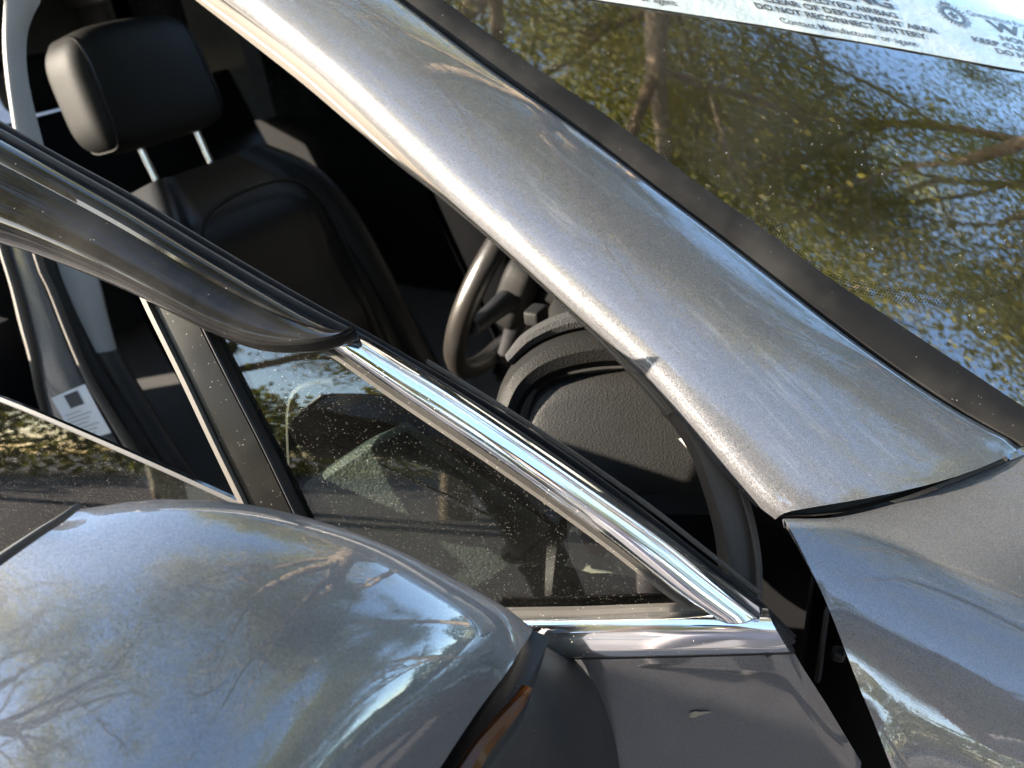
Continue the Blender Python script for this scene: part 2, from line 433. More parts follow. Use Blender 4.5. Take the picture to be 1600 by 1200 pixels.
# extend up to the roof
ext = np.linspace(.55, 0, 8)[:-1]
dA = (EDp[0]-EDp[12]); dA /= np.linalg.norm(dA); dB = (EWp[0]-EWp[12]); dB /= np.linalg.norm(dB)
EDx = np.vstack([[EDp[0]+dA*t-A([0, 0, 1])*.10*t*t for t in ext], EDp]); EWx = np.vstack([[EWp[0]+dB*t-A([0, 0, 1])*.10*t*t for t in ext], EWp])
prof = [(0.0, -.016), (0.004, -.009), (.015, -.0035), (.035, .0005), (.08, .0045), (.15, .0085), (.26, .0120), (.38, .0138), (.50, .0138), (.62, .0125), (.74, .0098), (.84, .0064), (.90, .0038), (.95, .0014), (.985, -.0008), (1.0, -.004)]
G = []
for i in range(len(EDx)):
    a, b = EDx[i], EWx[i]; j0, j1 = max(i-1, 0), min(i+1, len(EDx)-1)
    nr_ = np.cross(EDx[j1]-EDx[j0]+EWx[j1]-EWx[j0], b-a); nr_ /= np.linalg.norm(nr_); nr_ = nr_ if nr_ @ (C-a) > 0 else -nr_
    sag = .016*(i/(len(EDx)-1))**8
    last = -.003 if i == len(EDx)-1 else 0
    G.append([a+(b-a)*q+nr_*(h+last)-AP*(sag*4*q*(1-q)) for q, h in prof])
surf('a_pillar_panel', G, 'grey_metallic_paint_streaked', car, th=.008, refine=False, auto=70)

# ---- windscreen moulding between paint and glass
mi = [(667, -20), (694, 0), (745, 38), (805, 83), (870, 128), (945, 178), (1030, 240), (1110, 300), (1200, 362), (1300, 436), (1400, 502), (1500, 568), (1600, 635), (1660, 675)]
po = [(592, -20), (620, 0), (752, 104), (842, 168), (932, 232), (1032, 308), (1112, 368), (1192, 430), (1292, 508), (1392, 581), (1492, 646), (1590, 700)]
MI = [E_(x, y, -.002) for x, y in crs(mi, n)]; MO = [E_(x, y, -.002) for x, y in crs(po, n)]
a0 = (A(MI[0])-A(MI[10])); a0 /= np.linalg.norm(a0); b0 = A(MO[0])-A(MO[10]); b0 /= np.linalg.norm(b0)
MI = np.vstack([[MI[0]+a0*t-ZZ*.10*t*t for t in ext], MI]); MO = np.vstack([[MO[0]+b0*t-ZZ*.10*t*t for t in ext], MO])
strip('windscreen_moulding', MO, MI, [(0, -.008), (.1, -.003), (.15, .0015), (.4, .004), (.65, .0045), (.93, .003), (1, -.001)], 'moulding', car, th=.012)

# ---- windscreen glass
ws = empty('windscreen', (0, 0, 0), car)
G = [[Wsurf(t, u) for u in np.linspace(-.01, 1.38, 60)] for t in np.linspace(-.30, 1.05, 40)]
surf('glass_pane', G, 'screen_glass', ws, th=.005, refine=False)
# black ceramic border at the lower corner, under the glass, with its dotted fringe
fr_top = [(1180, 336), (1225, 383), (1275, 425), (1330, 452), (1390, 466), (1440, 474), (1490, 476), (1540, 466), (1600, 448), (1680, 420)]
fr_bot = [(1186, 345), (1250, 400), (1330, 455), (1430, 525), (1530, 600), (1600, 650), (1680, 705), (1760, 760), (1860, 840), (1950, 900)]
n2 = 40
strip('ceramic_border', [Whit(x, y, -.0075) for x, y in crs(fr_top, n2)], [Whit(x, y, -.0075) for x, y in crs(fr_bot, n2)], [(0, 0), (.25, 0), (.5, 0), (.75, 0), (1, 0)], 'frit', ws, th=.002)
vv = []; ff = []
base = crs(fr_top, 108)
for row in range(5):
    for i in range(0, len(base)-1):
        p = base[i]; t = base[i+1]-p; t = t/np.linalg.norm(t); nn_ = A([t[1], -t[0]])
        q = p+nn_*(2.0+row*4.3)+t*(2.2 if row % 2 else 0)
        if q[0] > 1640: continue
        P0 = Whit(q[0], q[1], .0008); r_ = .00078-.00009*row
        e1 = Whit(q[0]+3, q[1], .0008)-P0; e1 /= np.linalg.norm(e1); e2 = np.cross(NE, e1)
        o = len(vv)
        for k in range(6): vv.append(P0+r_*(math.cos(k*math.pi/3)*e1+math.sin(k*math.pi/3)*e2))
        ff.append(tuple(range(o, o+6)))
tag(mesh('ceramic_dots', vv, ff, 'frit_dot', ws, smooth=False), kind='stuff')

# ---- fender
seam_p = [(1226, 797), (1280, 793), (1350, 780), (1420, 758), (1500, 728), (1560, 702), (1592, 690)]
seam_f = [(1226, 811), (1300, 810), (1400, 788), (1480, 760), (1560, 728), (1625, 698)]
d1, d2 = depth(F1), depth(F2)
def seamP(x, y):
    q = (x-1225)/370; return at(x, y, d1+(d2-d1)*q-.05*q*(1-q)*.6)
T = [seamP(x, y) for x, y in crs(seam_f, 6)]
T = T + [T[-1]+A([-.10, .07, .012]), T[-1]+A([-.24, .16, .02])]
Lp = [(1226, 811), (1245, 845), (1264, 884), (1285, 928), (1302, 968), (1322, 1020), (1342, 1072), (1366, 1130), (1395, 1205), (1440, 1320), (1500, 1480)]
Lx = [None, .849, .860, .8715, .8825, .894, .9045, .9175, .931, .947, .963]
yo = A([0, .04, .085, .14, .20, .30, .46, .75])
G = []
for k, (p, xk) in enumerate(zip(Lp, Lx)):
    L = T[0] if xk is None else onplane(*p, [xk, 0, 0], [1, 0, 0])
    f_ = k/(len(Lp)-1); w_ = math.sin(min(1, f_*1.7)*math.pi/2)**0.9
    G.append([L+(1-w_)*(T[c]-T[0])+w_*A([.035*math.sin(min(1, yo[c]/.5)*math.pi/2)-.05*max(0, yo[c]-.3), yo[c], 0.01*yo[c]]) for c in range(8)])
G = np.array([crs_param(r, 70) for r in A(G)])
G = np.array([crs_param(G[:, j], 70) for j in range(70)]).transpose(1, 0, 2)
for it in range(300):
    G[1:-1, 1:-1] += .5*((G[:-2, 1:-1]+G[2:, 1:-1]+G[1:-1, :-2]+G[1:-1, 2:])/4-G[1:-1, 1:-1])
nf = A([.45, .25, .85])
G = np.concatenate([[G[0]+AP*.0005-nf*.007], [G[0]+AP*.0012-nf*.0035], [G[0]+AP*.0010-nf*.0012], G[:1]-nf[None, None]*.0002, G[1:]])
surf('fender', G, 'grey_metallic_paint', car, th=.006, refine=False, auto=70)
# folded-in lip of the fender along the seam, and the dark channel below the pillar panel
s1 = A([seamP(x, y) for x, y in crs(seam_p, 30)]); s2 = A([seamP(x, y) for x, y in crs([(1226, 809), (1300, 808), (1400, 786), (1480, 758), (1560, 725), (1592, 708)], 30)])
strip('seam_channel', s1+fw*.012, s2+fw*.010, [(0, 0), (.3, -.004), (.7, -.004), (1, 0)], 'rubber', car, th=.01)

# ---- door aperture: seal, inner trim, hinge pillar
ju = [(300, -40), (345, 0), (405, 40), (500, 112), (600, 207), (700, 303), (800, 390), (900, 482), (1000, 575), (1062, 637)]
jl = [(255, -40), (305, 0), (400, 75), (480, 138), (560, 205), (620, 255), (690, 307), (760, 366), (850, 447), (920, 514), (1000, 600), (1040, 650)]
sl = crs([(352, -18), (378, 2), (498, 98), (598, 192), (698, 290), (798, 380), (898, 470), (998, 562), (1060, 632), (1128, 714), (1193, 784)], 50)
sr = crs([(318, -18), (345, 1), (480, 98), (585, 193), (690, 294), (790, 382), (888, 472), (985, 562), (1046, 622), (1118, 716), (1188, 788)], 50)
strip('door_seal', [Dd(x, y, -.010) for x, y in sl], [Dd(x, y, -.020) for x, y in sr], [(0, -.004), (.2, .003), (.5, .006), (.8, .003), (1, -.004)], 'rubber', car, th=.012)
jA = [Dd(x, y, -.024) for x, y in crs(ju, 50)]; jB = [Dd(x, y, -.045) for x, y in crs(jl, 50)]
strip('pillar_trim', jA, jB, [(0, -.002), (.08, .002), (.35, .0035), (.5, .0025), (.55, .004), (.85, .003), (1, -.004)], 'trim_tan', car, th=.02)
ja2 = [(1040, 612), (1064, 638), (1098, 705), (1112, 740), (1133, 800), (1146, 860), (1152, 920), (1155, 980)]
jb2 = [(1036, 652), (1050, 664), (1078, 708), (1090, 740), (1108, 800), (1118, 850), (1122, 905), (1124, 980)]
strip('kick_trim', [Dd(x, y, -.028) for x, y in crs(ja2, 30)], [Dd(x, y, -.050) for x, y in crs(jb2, 30)], [(0, -.003), (.15, .003), (.5, .004), (.85, .002), (1, -.004)], 'baked_brown', car, th=.02)
hl = [(1045, 615), (1085, 680), (1118, 745), (1140, 800), (1152, 870), (1160, 960), (1170, 1060), (1185, 1250)]
hr = [(1130, 715), (1190, 780), (1230, 808), (1262, 878), (1302, 962), (1342, 1066), (1396, 1200), (1480, 1400)]
strip('hinge_pillar', [onplane(x, y, [.775, 0, 0], [1, 0, .1]) for x, y in crs(hl, 40)], [onplane(x, y, [.80, 0, 0], [1, 0, .1]) for x, y in crs(hr, 40)], [(0, 0), (.3, -.01), (.6, -.012), (1, 0)], 'interior_black', car, th=.02)
strip('aperture_flange', [Dd(x, y, -.030) for x, y in crs([(1128, 705), (1152, 760), (1170, 820), (1180, 880), (1182, 940)], 24)],
      [Dd(x, y, -.030) for x, y in crs([(1131, 705), (1157, 760), (1176, 820), (1186, 880), (1188, 940)], 24)], [(0, 0), (.5, .002), (1, 0)], 'trim_tan', car, th=.01)
strip('check_strap', [onplane(x, y, [.83, 0, 0], [1, 0, 0]) for x, y in crs([(1287, 958), (1281, 1000), (1272, 1062)], 10)],
      [onplane(x, y, [.83, 0, 0], [1, 0, 0]) for x, y in crs([(1294, 958), (1289, 1000), (1281, 1066)], 10)], [(0, 0), (.3, .002), (.7, .002), (1, 0)], 'rubber', car, th=.008)
rbox('hinge_bolt', onplane(1310, 1022, [.82, 0, 0], [1, 0, 0]), (.012, .012, .012), 'black_satin', car, e=.6, nu=14, nv=8)

# ------------------------------------------------------------------ driver's door
door = empty('driver_door', tuple(HX), car)
def DD(px, py, o=0): return D(px, py, o)
# outer skin
def edge_s(z): return np.interp(z, [.3, .849, .934, .996, 1.03], [-.10, -.098, -.057, -.025, -.006])
zs = np.r_[np.linspace(.30, .90, 14), np.linspace(.92, .992, 9)]
G = [[dsurf(edge_s(z)+(1.06-edge_s(z))*q, z, 0.0-.0035*math.exp(-((z-.992)/.008)**2)) for q in np.r_[0, .006, .02, np.linspace(.05, 1, 22)]] for z in zs]
G = A(G); G[:, 0] -= dN*.004
surf('door_skin', G, 'grey_metallic_paint', door, th=.012, refine=False)
# inner shell / trim of the door
zi = np.linspace(.35, 1.02, 10)
G = [[dl(s, -.10+.02*math.sin(z*5), z) for s in np.linspace(.02, 1.03, 16)] for z in zi]
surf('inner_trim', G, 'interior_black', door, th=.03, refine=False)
# belt rubber + belt chrome
pstrip('belt_rubber', [(780, 948), (900, 946), (1000, 943), (1112, 938)], [(780, 966), (900, 965), (1000, 961), (1125, 957)], DD, 24, [(0, -.006), (.12, .002), (.5, .004), (.9, .003), (1, -.002)], 'dusty_rubber', door, th=.01, oa=-.006, ob=.002)
pstrip('belt_chrome', [(700, 970), (820, 966), (1000, 962), (1120, 959), (1203, 963)], [(700, 1030), (880, 1028), (1000, 1026), (1120, 1023), (1237, 1019)], DD, 40,
       [(0, -.004), (.03, .003), (.08, .006), (.22, .0085), (.30, .0075), (.36, .0082), (.6, .0088), (.85, .0065), (.96, .002), (1, -.004)], 'chrome', door, th=.008, oa=.003, ob=.009)
pstrip('belt_gap', [(700, 1029), (880, 1027), (1000, 1025), (1120, 1022), (1239, 1018)], [(700, 1036), (880, 1033), (1000, 1031), (1120, 1028), (1243, 1024)], DD, 40, [(0, -.001), (.5, 0), (1, -.001)], 'rubber', door, th=.004, oa=.0035, ob=.001)
# chrome window trim
cu = [(545, 520), (575, 534), (640, 574), (700, 611), (800, 677), (900, 745), (1000, 815), (1060, 860), (1120, 908), (1188, 960)]
cl = [(512, 543), (535, 556), (600, 602), (660, 643), (750, 703), (850, 772), (950, 845), (1010, 892), (1060, 930), (1112, 962)]
pstrip('window_chrome', cu, cl, DD, 60, [(0, -.003), (.02, .004), (.06, .0065), (.12, .006), (.16, .0045), (.3, .0085), (.5, .0105), (.7, .0095), (.88, .005), (.95, .001), (1, -.004)], 'chrome', door, th=.008, oa=.004, ob=.004)
cl2 = [(x-7, y+9) for x, y in cl]
pstrip('glass_run_rubber', cl, cl2, DD, 60, [(0, -.003), (.2, .002), (.6, .003), (1, -.004)], 'dusty_rubber', door, th=.012, oa=.001, ob=-.004)
# black upper frame (two rolls with a groove)
fo = [(-260, 75), (-120, 148), (0, 212), (100, 268), (200, 325), (300, 386), (400, 445), (500, 500), (572, 536), (640, 576), (700, 613), (800, 679), (900, 747), (1000, 817), (1100, 893), (1190, 962), (1238, 1008)]
fi = [(-260, 40), (-120, 118), (0, 186), (100, 243), (200, 297), (300, 358), (400, 418), (500, 476), (570, 515), (640, 556), (700, 590), (800, 649), (900, 716), (1000, 790), (1100, 868), (1186, 935), (1243, 992)]
pstrip('upper_frame', fo, fi, DD, 80, [(0, -.006), (.04, 0), (.15, .003), (.35, .002), (.52, -.004), (.60, -.006), (.64, -.001), (.7, .002), (.85, .001), (.95, -.003), (1, -.01)], 'black_satin', door, th=.018, oa=-.003, ob=-.024)
# lit edge of the frame seal, put in as a paler strip
g1 = [(655, 545), (700, 572), (800, 634), (900, 700), (1000, 770), (1100, 848), (1175, 908)]
pstrip('frame_seal', [(x-3+14, y+19) for x, y in g1], [(x+14, y+15) for x, y in g1], DD, 40, [(0, -.001), (.5, .0015), (1, -.001)], 'dusty_rubber', door, th=.004, oa=-.006, ob=-.008)
# wind deflector
wu = [(-260, 82), (-120, 152), (0, 217), (100, 273), (200, 330), (300, 391), (400, 450), (480, 494), (540, 519), (562, 527)]
wl = [(-260, 300), (-120, 342), (0, 380), (80, 407), (200, 456), (300, 506), (370, 537), (430, 551), (500, 549), (566, 538)]
pstrip('wind_deflector', wu, wl, DD, 90, [(0, -.004), (.02, .004), (.08, .011), (.16, .0135), (.22, .0125), (.30, .0165), (.42, .021), (.55, .0235), (.66, .0245), (.75, .0235), (.80, .0220), (.86, .019), (.93, .0125), (.975, .006), (.995, .001), (1, -.003)], 'black_gloss', door, th=.004, oa=.006, ob=.010)
# division post with its bright seal and its rubber
pstrip('division_seal', [(196, 410), (228, 482), (280, 588), (330, 694), (374, 786), (400, 842)], [(206, 410), (240, 484), (291, 588), (341, 694), (386, 786), (412, 842)], DD, 30, [(0, -.002), (.15, .003), (.85, .003), (1, -.002)], 'trim_tan', door, th=.012, oa=.002, ob=.002)
pstrip('division_post', [(207, 410), (241, 484), (292, 588), (342, 694), (387, 786), (412, 842)], [(282, 440), (318, 518), (362, 606), (408, 696), (456, 796), (480, 846)], DD, 30, [(0, -.003), (.03, .001), (.5, .002), (.97, .001), (1, -.003)], 'post_film', door, th=.014, oa=0, ob=0)
pstrip('post_rubber', [(282, 440), (318, 518), (362, 606), (408, 696), (456, 796), (480, 846)], [(289, 436), (327, 517), (371, 606), (417, 696), (466, 798), (490, 848)], DD, 30, [(0, -.003), (.2, .002), (.5, .003), (.8, .002), (1, -.004)], 'black_satin', door, th=.012, oa=-.001, ob=-.001)
# quarter glass
def plate(name, pa, pb, off, nu, nv, m, parent, th):
    a = crs(pa, nu); b = crs(pb, nu)
    G = [[D(*(a[i]+(b[i]-a[i])*t), off) for i in range(nu)] for t in np.linspace(0, 1, nv)]
    return surf(name, G, m, parent, th=th, refine=False)
plate('quarter_glass', [(300, 470), (420, 500), (540, 545), (660, 630), (760, 695), (860, 765), (960, 840), (1060, 915), (1118, 962)],
      [(300, 476), (330, 540), (400, 690), (450, 790), (560, 900), (700, 960), (860, 962), (1000, 962), (1116, 963)], -.010, 40, 24, 'side_glass', door, .004)
# lowered main glass
dg = empty('door_glass', (0, 0, 0), door)
ga = crs([(-300, 520), (-150, 568), (0, 620), (120, 670), (250, 727), (376, 784), (430, 808)], 30)
gb = crs([(-300, 1150), (-150, 1100), (0, 1050), (120, 1000), (250, 960), (420, 900), (470, 880)], 30)
G = [[D(*(ga[i]+(gb[i]-ga[i])*t), -.016) for i in range(30)] for t in np.linspace(0, 1, 10)]
surf('glass_pane', G, 'side_glass', dg, th=.004, refine=False)
strip('ground_edge', [D(x, y-2, -.017) for x, y in ga], [D(x+1, y+9, -.015) for x, y in ga], [(0, -.002), (.2, .0012), (.8, .0012), (1, -.0005)], 'glass_edge', dg, th=.004)

# ------------------------------------------------------------------ folded door mirror
# control net of the painted cap: (pixel x, pixel y, depth)
cap = [
 [(128, 806, .500), (250, 806, .512), (380, 810, .518), (500, 838, .522), (610, 878, .528), (708, 928, .538), (778, 964, .548), (826, 994, .555)],
 [(127, 795, .476), (250, 780, .484), (380, 787, .488), (500, 814, .492), (610, 854, .497), (712, 905, .507), (785, 946, .520), (832, 982, .536)],
 [(98, 817, .463), (240, 806, .458), (378, 820, .460), (500, 849, .464), (612, 890, .471), (712, 934, .484), (782, 966, .503), (828, 994, .527)],
 [(60, 842, .448), (210, 862, .430), (360, 882, .429), (490, 908, .434), (610, 938, .445), (726, 970, .464), (780, 994, .488), (814, 1014, .512)],
 [(-30, 908, .432), (150, 952, .404), (320, 974, .402), (465, 994, .409), (590, 1016, .424), (706, 1040, .447), (756, 1060, .470), (792, 1050, .493)],
 [(-150, 1010, .418), (70, 1070, .384), (260, 1092, .382), (420, 1106, .390), (550, 1118, .409), (655, 1128, .436), (706, 1138, .456), (746, 1112, .476)],
 [(-270, 1150, .408), (-10, 1210, .374), (190, 1226, .371), (360, 1228, .380), (490, 1224, .398), (590, 1216, .425), (640, 1215, .443), (684, 1206, .460)],
 [(-350, 1310, .408), (-70, 1370, .374), (140, 1380, .371), (300, 1376, .380), (420, 1362, .396), (520, 1345, .420), (570, 1335, .437), (612, 1325, .450)],
 [(-400, 1480, .420), (-120, 1540, .392), (90, 1545, .390), (240, 1535, .396), (360, 1510, .408), (460, 1490, .428), (510, 1478, .438), (550, 1460, .448)],
]
ddr = [0, 0, 0, 0, .003, .010, .024, .044, .075]; ddc = [1, 1, 1, 1, 1, .7, .45, .3]
Gc = A([[at(p[0], p[1], p[2]-ddr[i]*ddc[j]) for j, p in enumerate(row)] for i, row in enumerate(cap)])
Gf = np.array([crs_param(r, 106) for r in Gc])
Gf = np.array([crs_param(Gf[:, j], 105) for j in range(106)]).transpose(1, 0, 2)
for it in range(500):
    av = (Gf[:-2, 1:-1]+Gf[2:, 1:-1]+Gf[1:-1, :-2]+Gf[1:-1, 2:])/4
    wt = np.full((av.shape[0], 1, 1), .5); wt[:13] = 0; wt[13:34] = np.linspace(.01, .5, 21)[:, None, None]
    Gf[1:-1, 1:-1] += (av-Gf[1:-1, 1:-1])*wt
surf('mirror_cap', Gf, 'grey_metallic_paint', door, th=.003, refine=False, auto=60)
sm = crs([(1, 93), (9, 96), (24, 93), (45, 91), (68, 90), (90, 90)], 40)
smp = [Gf[int(a_), int(b_)]*(1-(b_ % 1))+Gf[int(a_), int(b_)+1]*(b_ % 1) for a_, b_ in sm]
# black rear rim of the mirror head behind the cap edge, with grey liner
r1 = crs([(-270, 1150), (-150, 1010), (-30, 908), (60, 842), (98, 817), (127, 795)], 24)
strip('mirror_rim', [at(x-4, y-6, q+.0025) for (x, y), q in zip(r1, np.linspace(.408, .478, 24))], [at(x+3, y+4, q+.002) for (x, y), q in zip(r1, np.linspace(.408, .478, 24))], [(0, -.004), (.2, .002), (.8, .002), (1, -.004)], 'rubber', door, th=.03)
tq = np.linspace(0, 1, 24)
strip('mirror_bezel', [at(x-5-24*(1-t_), y-9-19*(1-t_), q+.006) for (x, y), q, t_ in zip(r1, np.linspace(.408, .478, 24), tq)], [at(x-2, y-4, q+.0035) for (x, y), q in zip(r1, np.linspace(.408, .478, 24))],
      [(0, -.004), (.15, .001), (.5, .002), (.8, .001), (1, -.002)], 'bezel_grey', door, th=.02)
# lower housing with indicator lens
hu = crs([(832, 985), (818, 1008), (794, 1052), (748, 1114), (686, 1207), (620, 1310), (560, 1440)], 30)
ho = crs([(836, 992), (841, 1030), (838, 1064), (826, 1105), (800, 1150), (765, 1200), (700, 1330)], 30)
hd = np.linspace(.536, .47, 30)
strip('mirror_housing', [at(x, y, q-.001) for (x, y), q in zip(hu, hd)], [at(x, y, q+.012) for (x, y), q in zip(ho, hd)],
      [(0, -.006), (.03, -.001), (.08, .002), (.3, .009), (.5, .012), (.7, .011), (.85, .007), (.95, .001), (1, -.008)], 'black_plastic', door, th=.02)
li = crs([(826, 1072), (800, 1098), (765, 1135), (735, 1170), (700, 1225)], 20); lo_ = crs([(830, 1080), (815, 1110), (790, 1145), (765, 1180), (735, 1240)], 20)
ld = np.linspace(.510, .472, 20)
strip('indicator_lens', [at(x, y, q-.008) for (x, y), q in zip(li, ld)], [at(x, y, q-.008) for (x, y), q in zip(lo_, ld)], [(0, -.003), (.1, .002), (.5, .004), (.9, .002), (1, -.003)], 'amber_lens', door, th=.006)
# foot of the mirror
fa = crs([(842, 1010), (846, 1032), (842, 1066), (830, 1108), (804, 1152), (768, 1204), (700, 1340)], 30)
fb = crs([(852, 1006), (880, 1018), (910, 1045), (938, 1090), (956, 1140), (968, 1200), (980, 1330)], 30)
FA = [at(x-16, y, q) for (x, y), q in zip(fa, np.linspace(.556, .50, 30))]; FB = [D(x, y, .004) for x, y in fb]
G = []
for i in range(30):
    a_, b_ = A(FA[i]), A(FB[i]); nr_ = -fw
    k_ = min(1, (i/9))**.7
    G.append([a_+(b_-a_)*q+nr_*h*k_ for q, h in [(0, -.01), (.08, .004), (.25, .018), (.45, .026), (.65, .026), (.82, .018), (.93, .008), (1, -.004)]])
surf('mirror_foot', G, 'black_plastic', door, th=.012, nr=60, nc=30)
Rb = [Gc[0][:, :], (Gc[0]*.7+Gc[-1]*.3)+fw*.055, (Gc[0]*.35+Gc[-1]*.65)+fw*.06, Gc[-1]+fw*.01]
surf('mirror_back', Rb, 'black_plastic', door, th=.003, nr=24, nc=40, toward=C+fw*2)
# mirror glass on the door side of the folded head
hc = [p+fw*.012 for p in (Rb[1][1]*.8+Rb[0][1]*.2, Rb[1][5]*.8+Rb[0][5]*.2, Rb[2][5], Rb[2][1])]
mesh('mirror_glass', [p for p in hc] + [p+fw*.004 for p in hc], [(0, 1, 2, 3), (7, 6, 5, 4), (0, 4, 5, 1), (1, 5, 6, 2), (2, 6, 7, 3), (3, 7, 4, 0)], 'mirror_silver', door, smooth=False)

# ------------------------------------------------------------------ cabin
# dash end, pads and the panel seen through the quarter glass
dash = empty('dashboard', (0, 0, 0), car)
NDA = A([.80, .45, .40]); NDA /= np.linalg.norm(NDA); PDA = A([.678, -.282, 1.074])
def Q(px, py, o=0): return onplane(px, py, PDA+NDA*o, NDA)
# upper pad (rolled edge), facia panel
pstrip('upper_pad', [(770, 640), (780, 606), (800, 572), (840, 540), (892, 520), (950, 513), (1010, 520), (1080, 545)], [(800, 690), (815, 640), (832, 612), (862, 592), (905, 580), (955, 574), (1020, 576), (1090, 600)], Q, 40,
       [(0, -.03), (.06, -.008), (.2, .006), (.5, .012), (.8, .008), (.95, -.002), (1, -.012)], 'dash_pad', dash, th=.03)
pstrip('side_panel', [(815, 700), (824, 650), (838, 618), (866, 598), (908, 587), (960, 581), (1020, 583), (1100, 606)], [(815, 760), (840, 790), (870, 810), (900, 818), (940, 820), (990, 820), (1040, 820), (1100, 820)], Q, 40,
       [(0, -.012), (.05, -.002), (.15, .003), (.5, .006), (.9, .004), (1, -.01)], 'dash_grain', dash, th=.02)
pstrip('lower_panel', [(700, 660), (800, 668), (900, 672), (1000, 676), (1120, 690)], [(700, 1000), (800, 1000), (900, 1000), (1000, 1000), (1150, 1000)], Q, 20, [(0, -.01), (.1, 0), (.5, .004), (1, 0)], 'interior_black', dash, th=.02, oa=-.05, ob=-.08)
pstrip('knitted_cover', [(788, 556), (815, 524), (860, 498), (910, 484), (960, 480)], [(800, 572), (840, 540), (892, 520), (950, 513), (990, 515)], lambda x, y, o: Q(x, y, -.02), 24, [(0, -.01), (.2, .004), (.5, .008), (.8, .004), (1, -.01)], 'dark_fabric', dash, th=.02)
# body of the dash across the car, with an instrument hood
G = [[(x, y, z) for x in np.linspace(.68, -.72, 12)] for y, z in ((-.30, .72), (-.36, .86), (-.34, .98), (-.25, 1.03), (-.05, 1.045), (.16, 1.03))]
surf('dash_top', G, 'dash_upper', dash, th=.03, nr=30, nc=30, toward=(.2, -.5, 2))
def hood_w(p): return (p[0], p[1]-.10*abs(p[0])**2/.04, p[2])
rbox('instrument_hood', (.36, -.30, 1.045), (.46, .40, .12), 'dash_pad', dash, e=.55)
def bag(p): return (p[0], p[1], p[2]+.012*math.sin(p[0]*22+p[1]*9)+.008*math.sin(p[1]*31))
rbox('deployed_airbag', (-.32, -.42, 1.06), (.62, .86, .30), 'airbag_fabric', dash, e=.75, warp=bag)
# steering wheel
sw = empty('steering_wheel', (0, 0, 0), car)
wc = A([.36, -.615, 1.045]); wn = A([0, -.90, .43]); wn /= np.linalg.norm(wn); wx = A([1, 0, 0]); wy = np.cross(wn, wx)
ang = np.linspace(0, 2*math.pi, 73)[:-1]
def torus(name, R_, r_, m, parent, sec=14):
    v = []; f = []
    for i, a in enumerate(ang):
        cdir = wx*math.cos(a)+wy*math.sin(a)
        for j in range(sec):
            b = 2*math.pi*j/sec; v.append(wc+cdir*(R_+r_*math.cos(b))+wn*(r_*1.15*math.sin(b)))
    k = len(ang)
    for i in range(k):
        for j in range(sec): f.append((i*sec+j, i*sec+(j+1) % sec, ((i+1) % k)*sec+(j+1) % sec, ((i+1) % k)*sec+j))
    return mesh(name, v, f, m, parent)
torus('rim', .180, .0155, 'wheel_leather', sw)
Rw = A([wx, wy, wn]).T
rbox('airbag_cover', wc-wn*.02, (.16, .14, .06), 'dash_pad', sw, rot=Rw, e=.5)
for a in (0, math.pi, -math.pi/2):
    cd = wx*math.cos(a)+wy*math.sin(a)
    tube('spoke', [wc-wn*.02+cd*t for t in (.05, .10, .14, .175)], [.020, .017, .014, .012], 'black_satin', sw)
rbox('column_shroud', wc-wn*.10+A([0, .02, -.01]), (.11, .10, .16), 'interior_black', car, rot=Rw, e=.4)
rbox('stalk_switch', at(838, 492, .93), (.030, .022, .020), 'dash_pad', sw, e=.35)
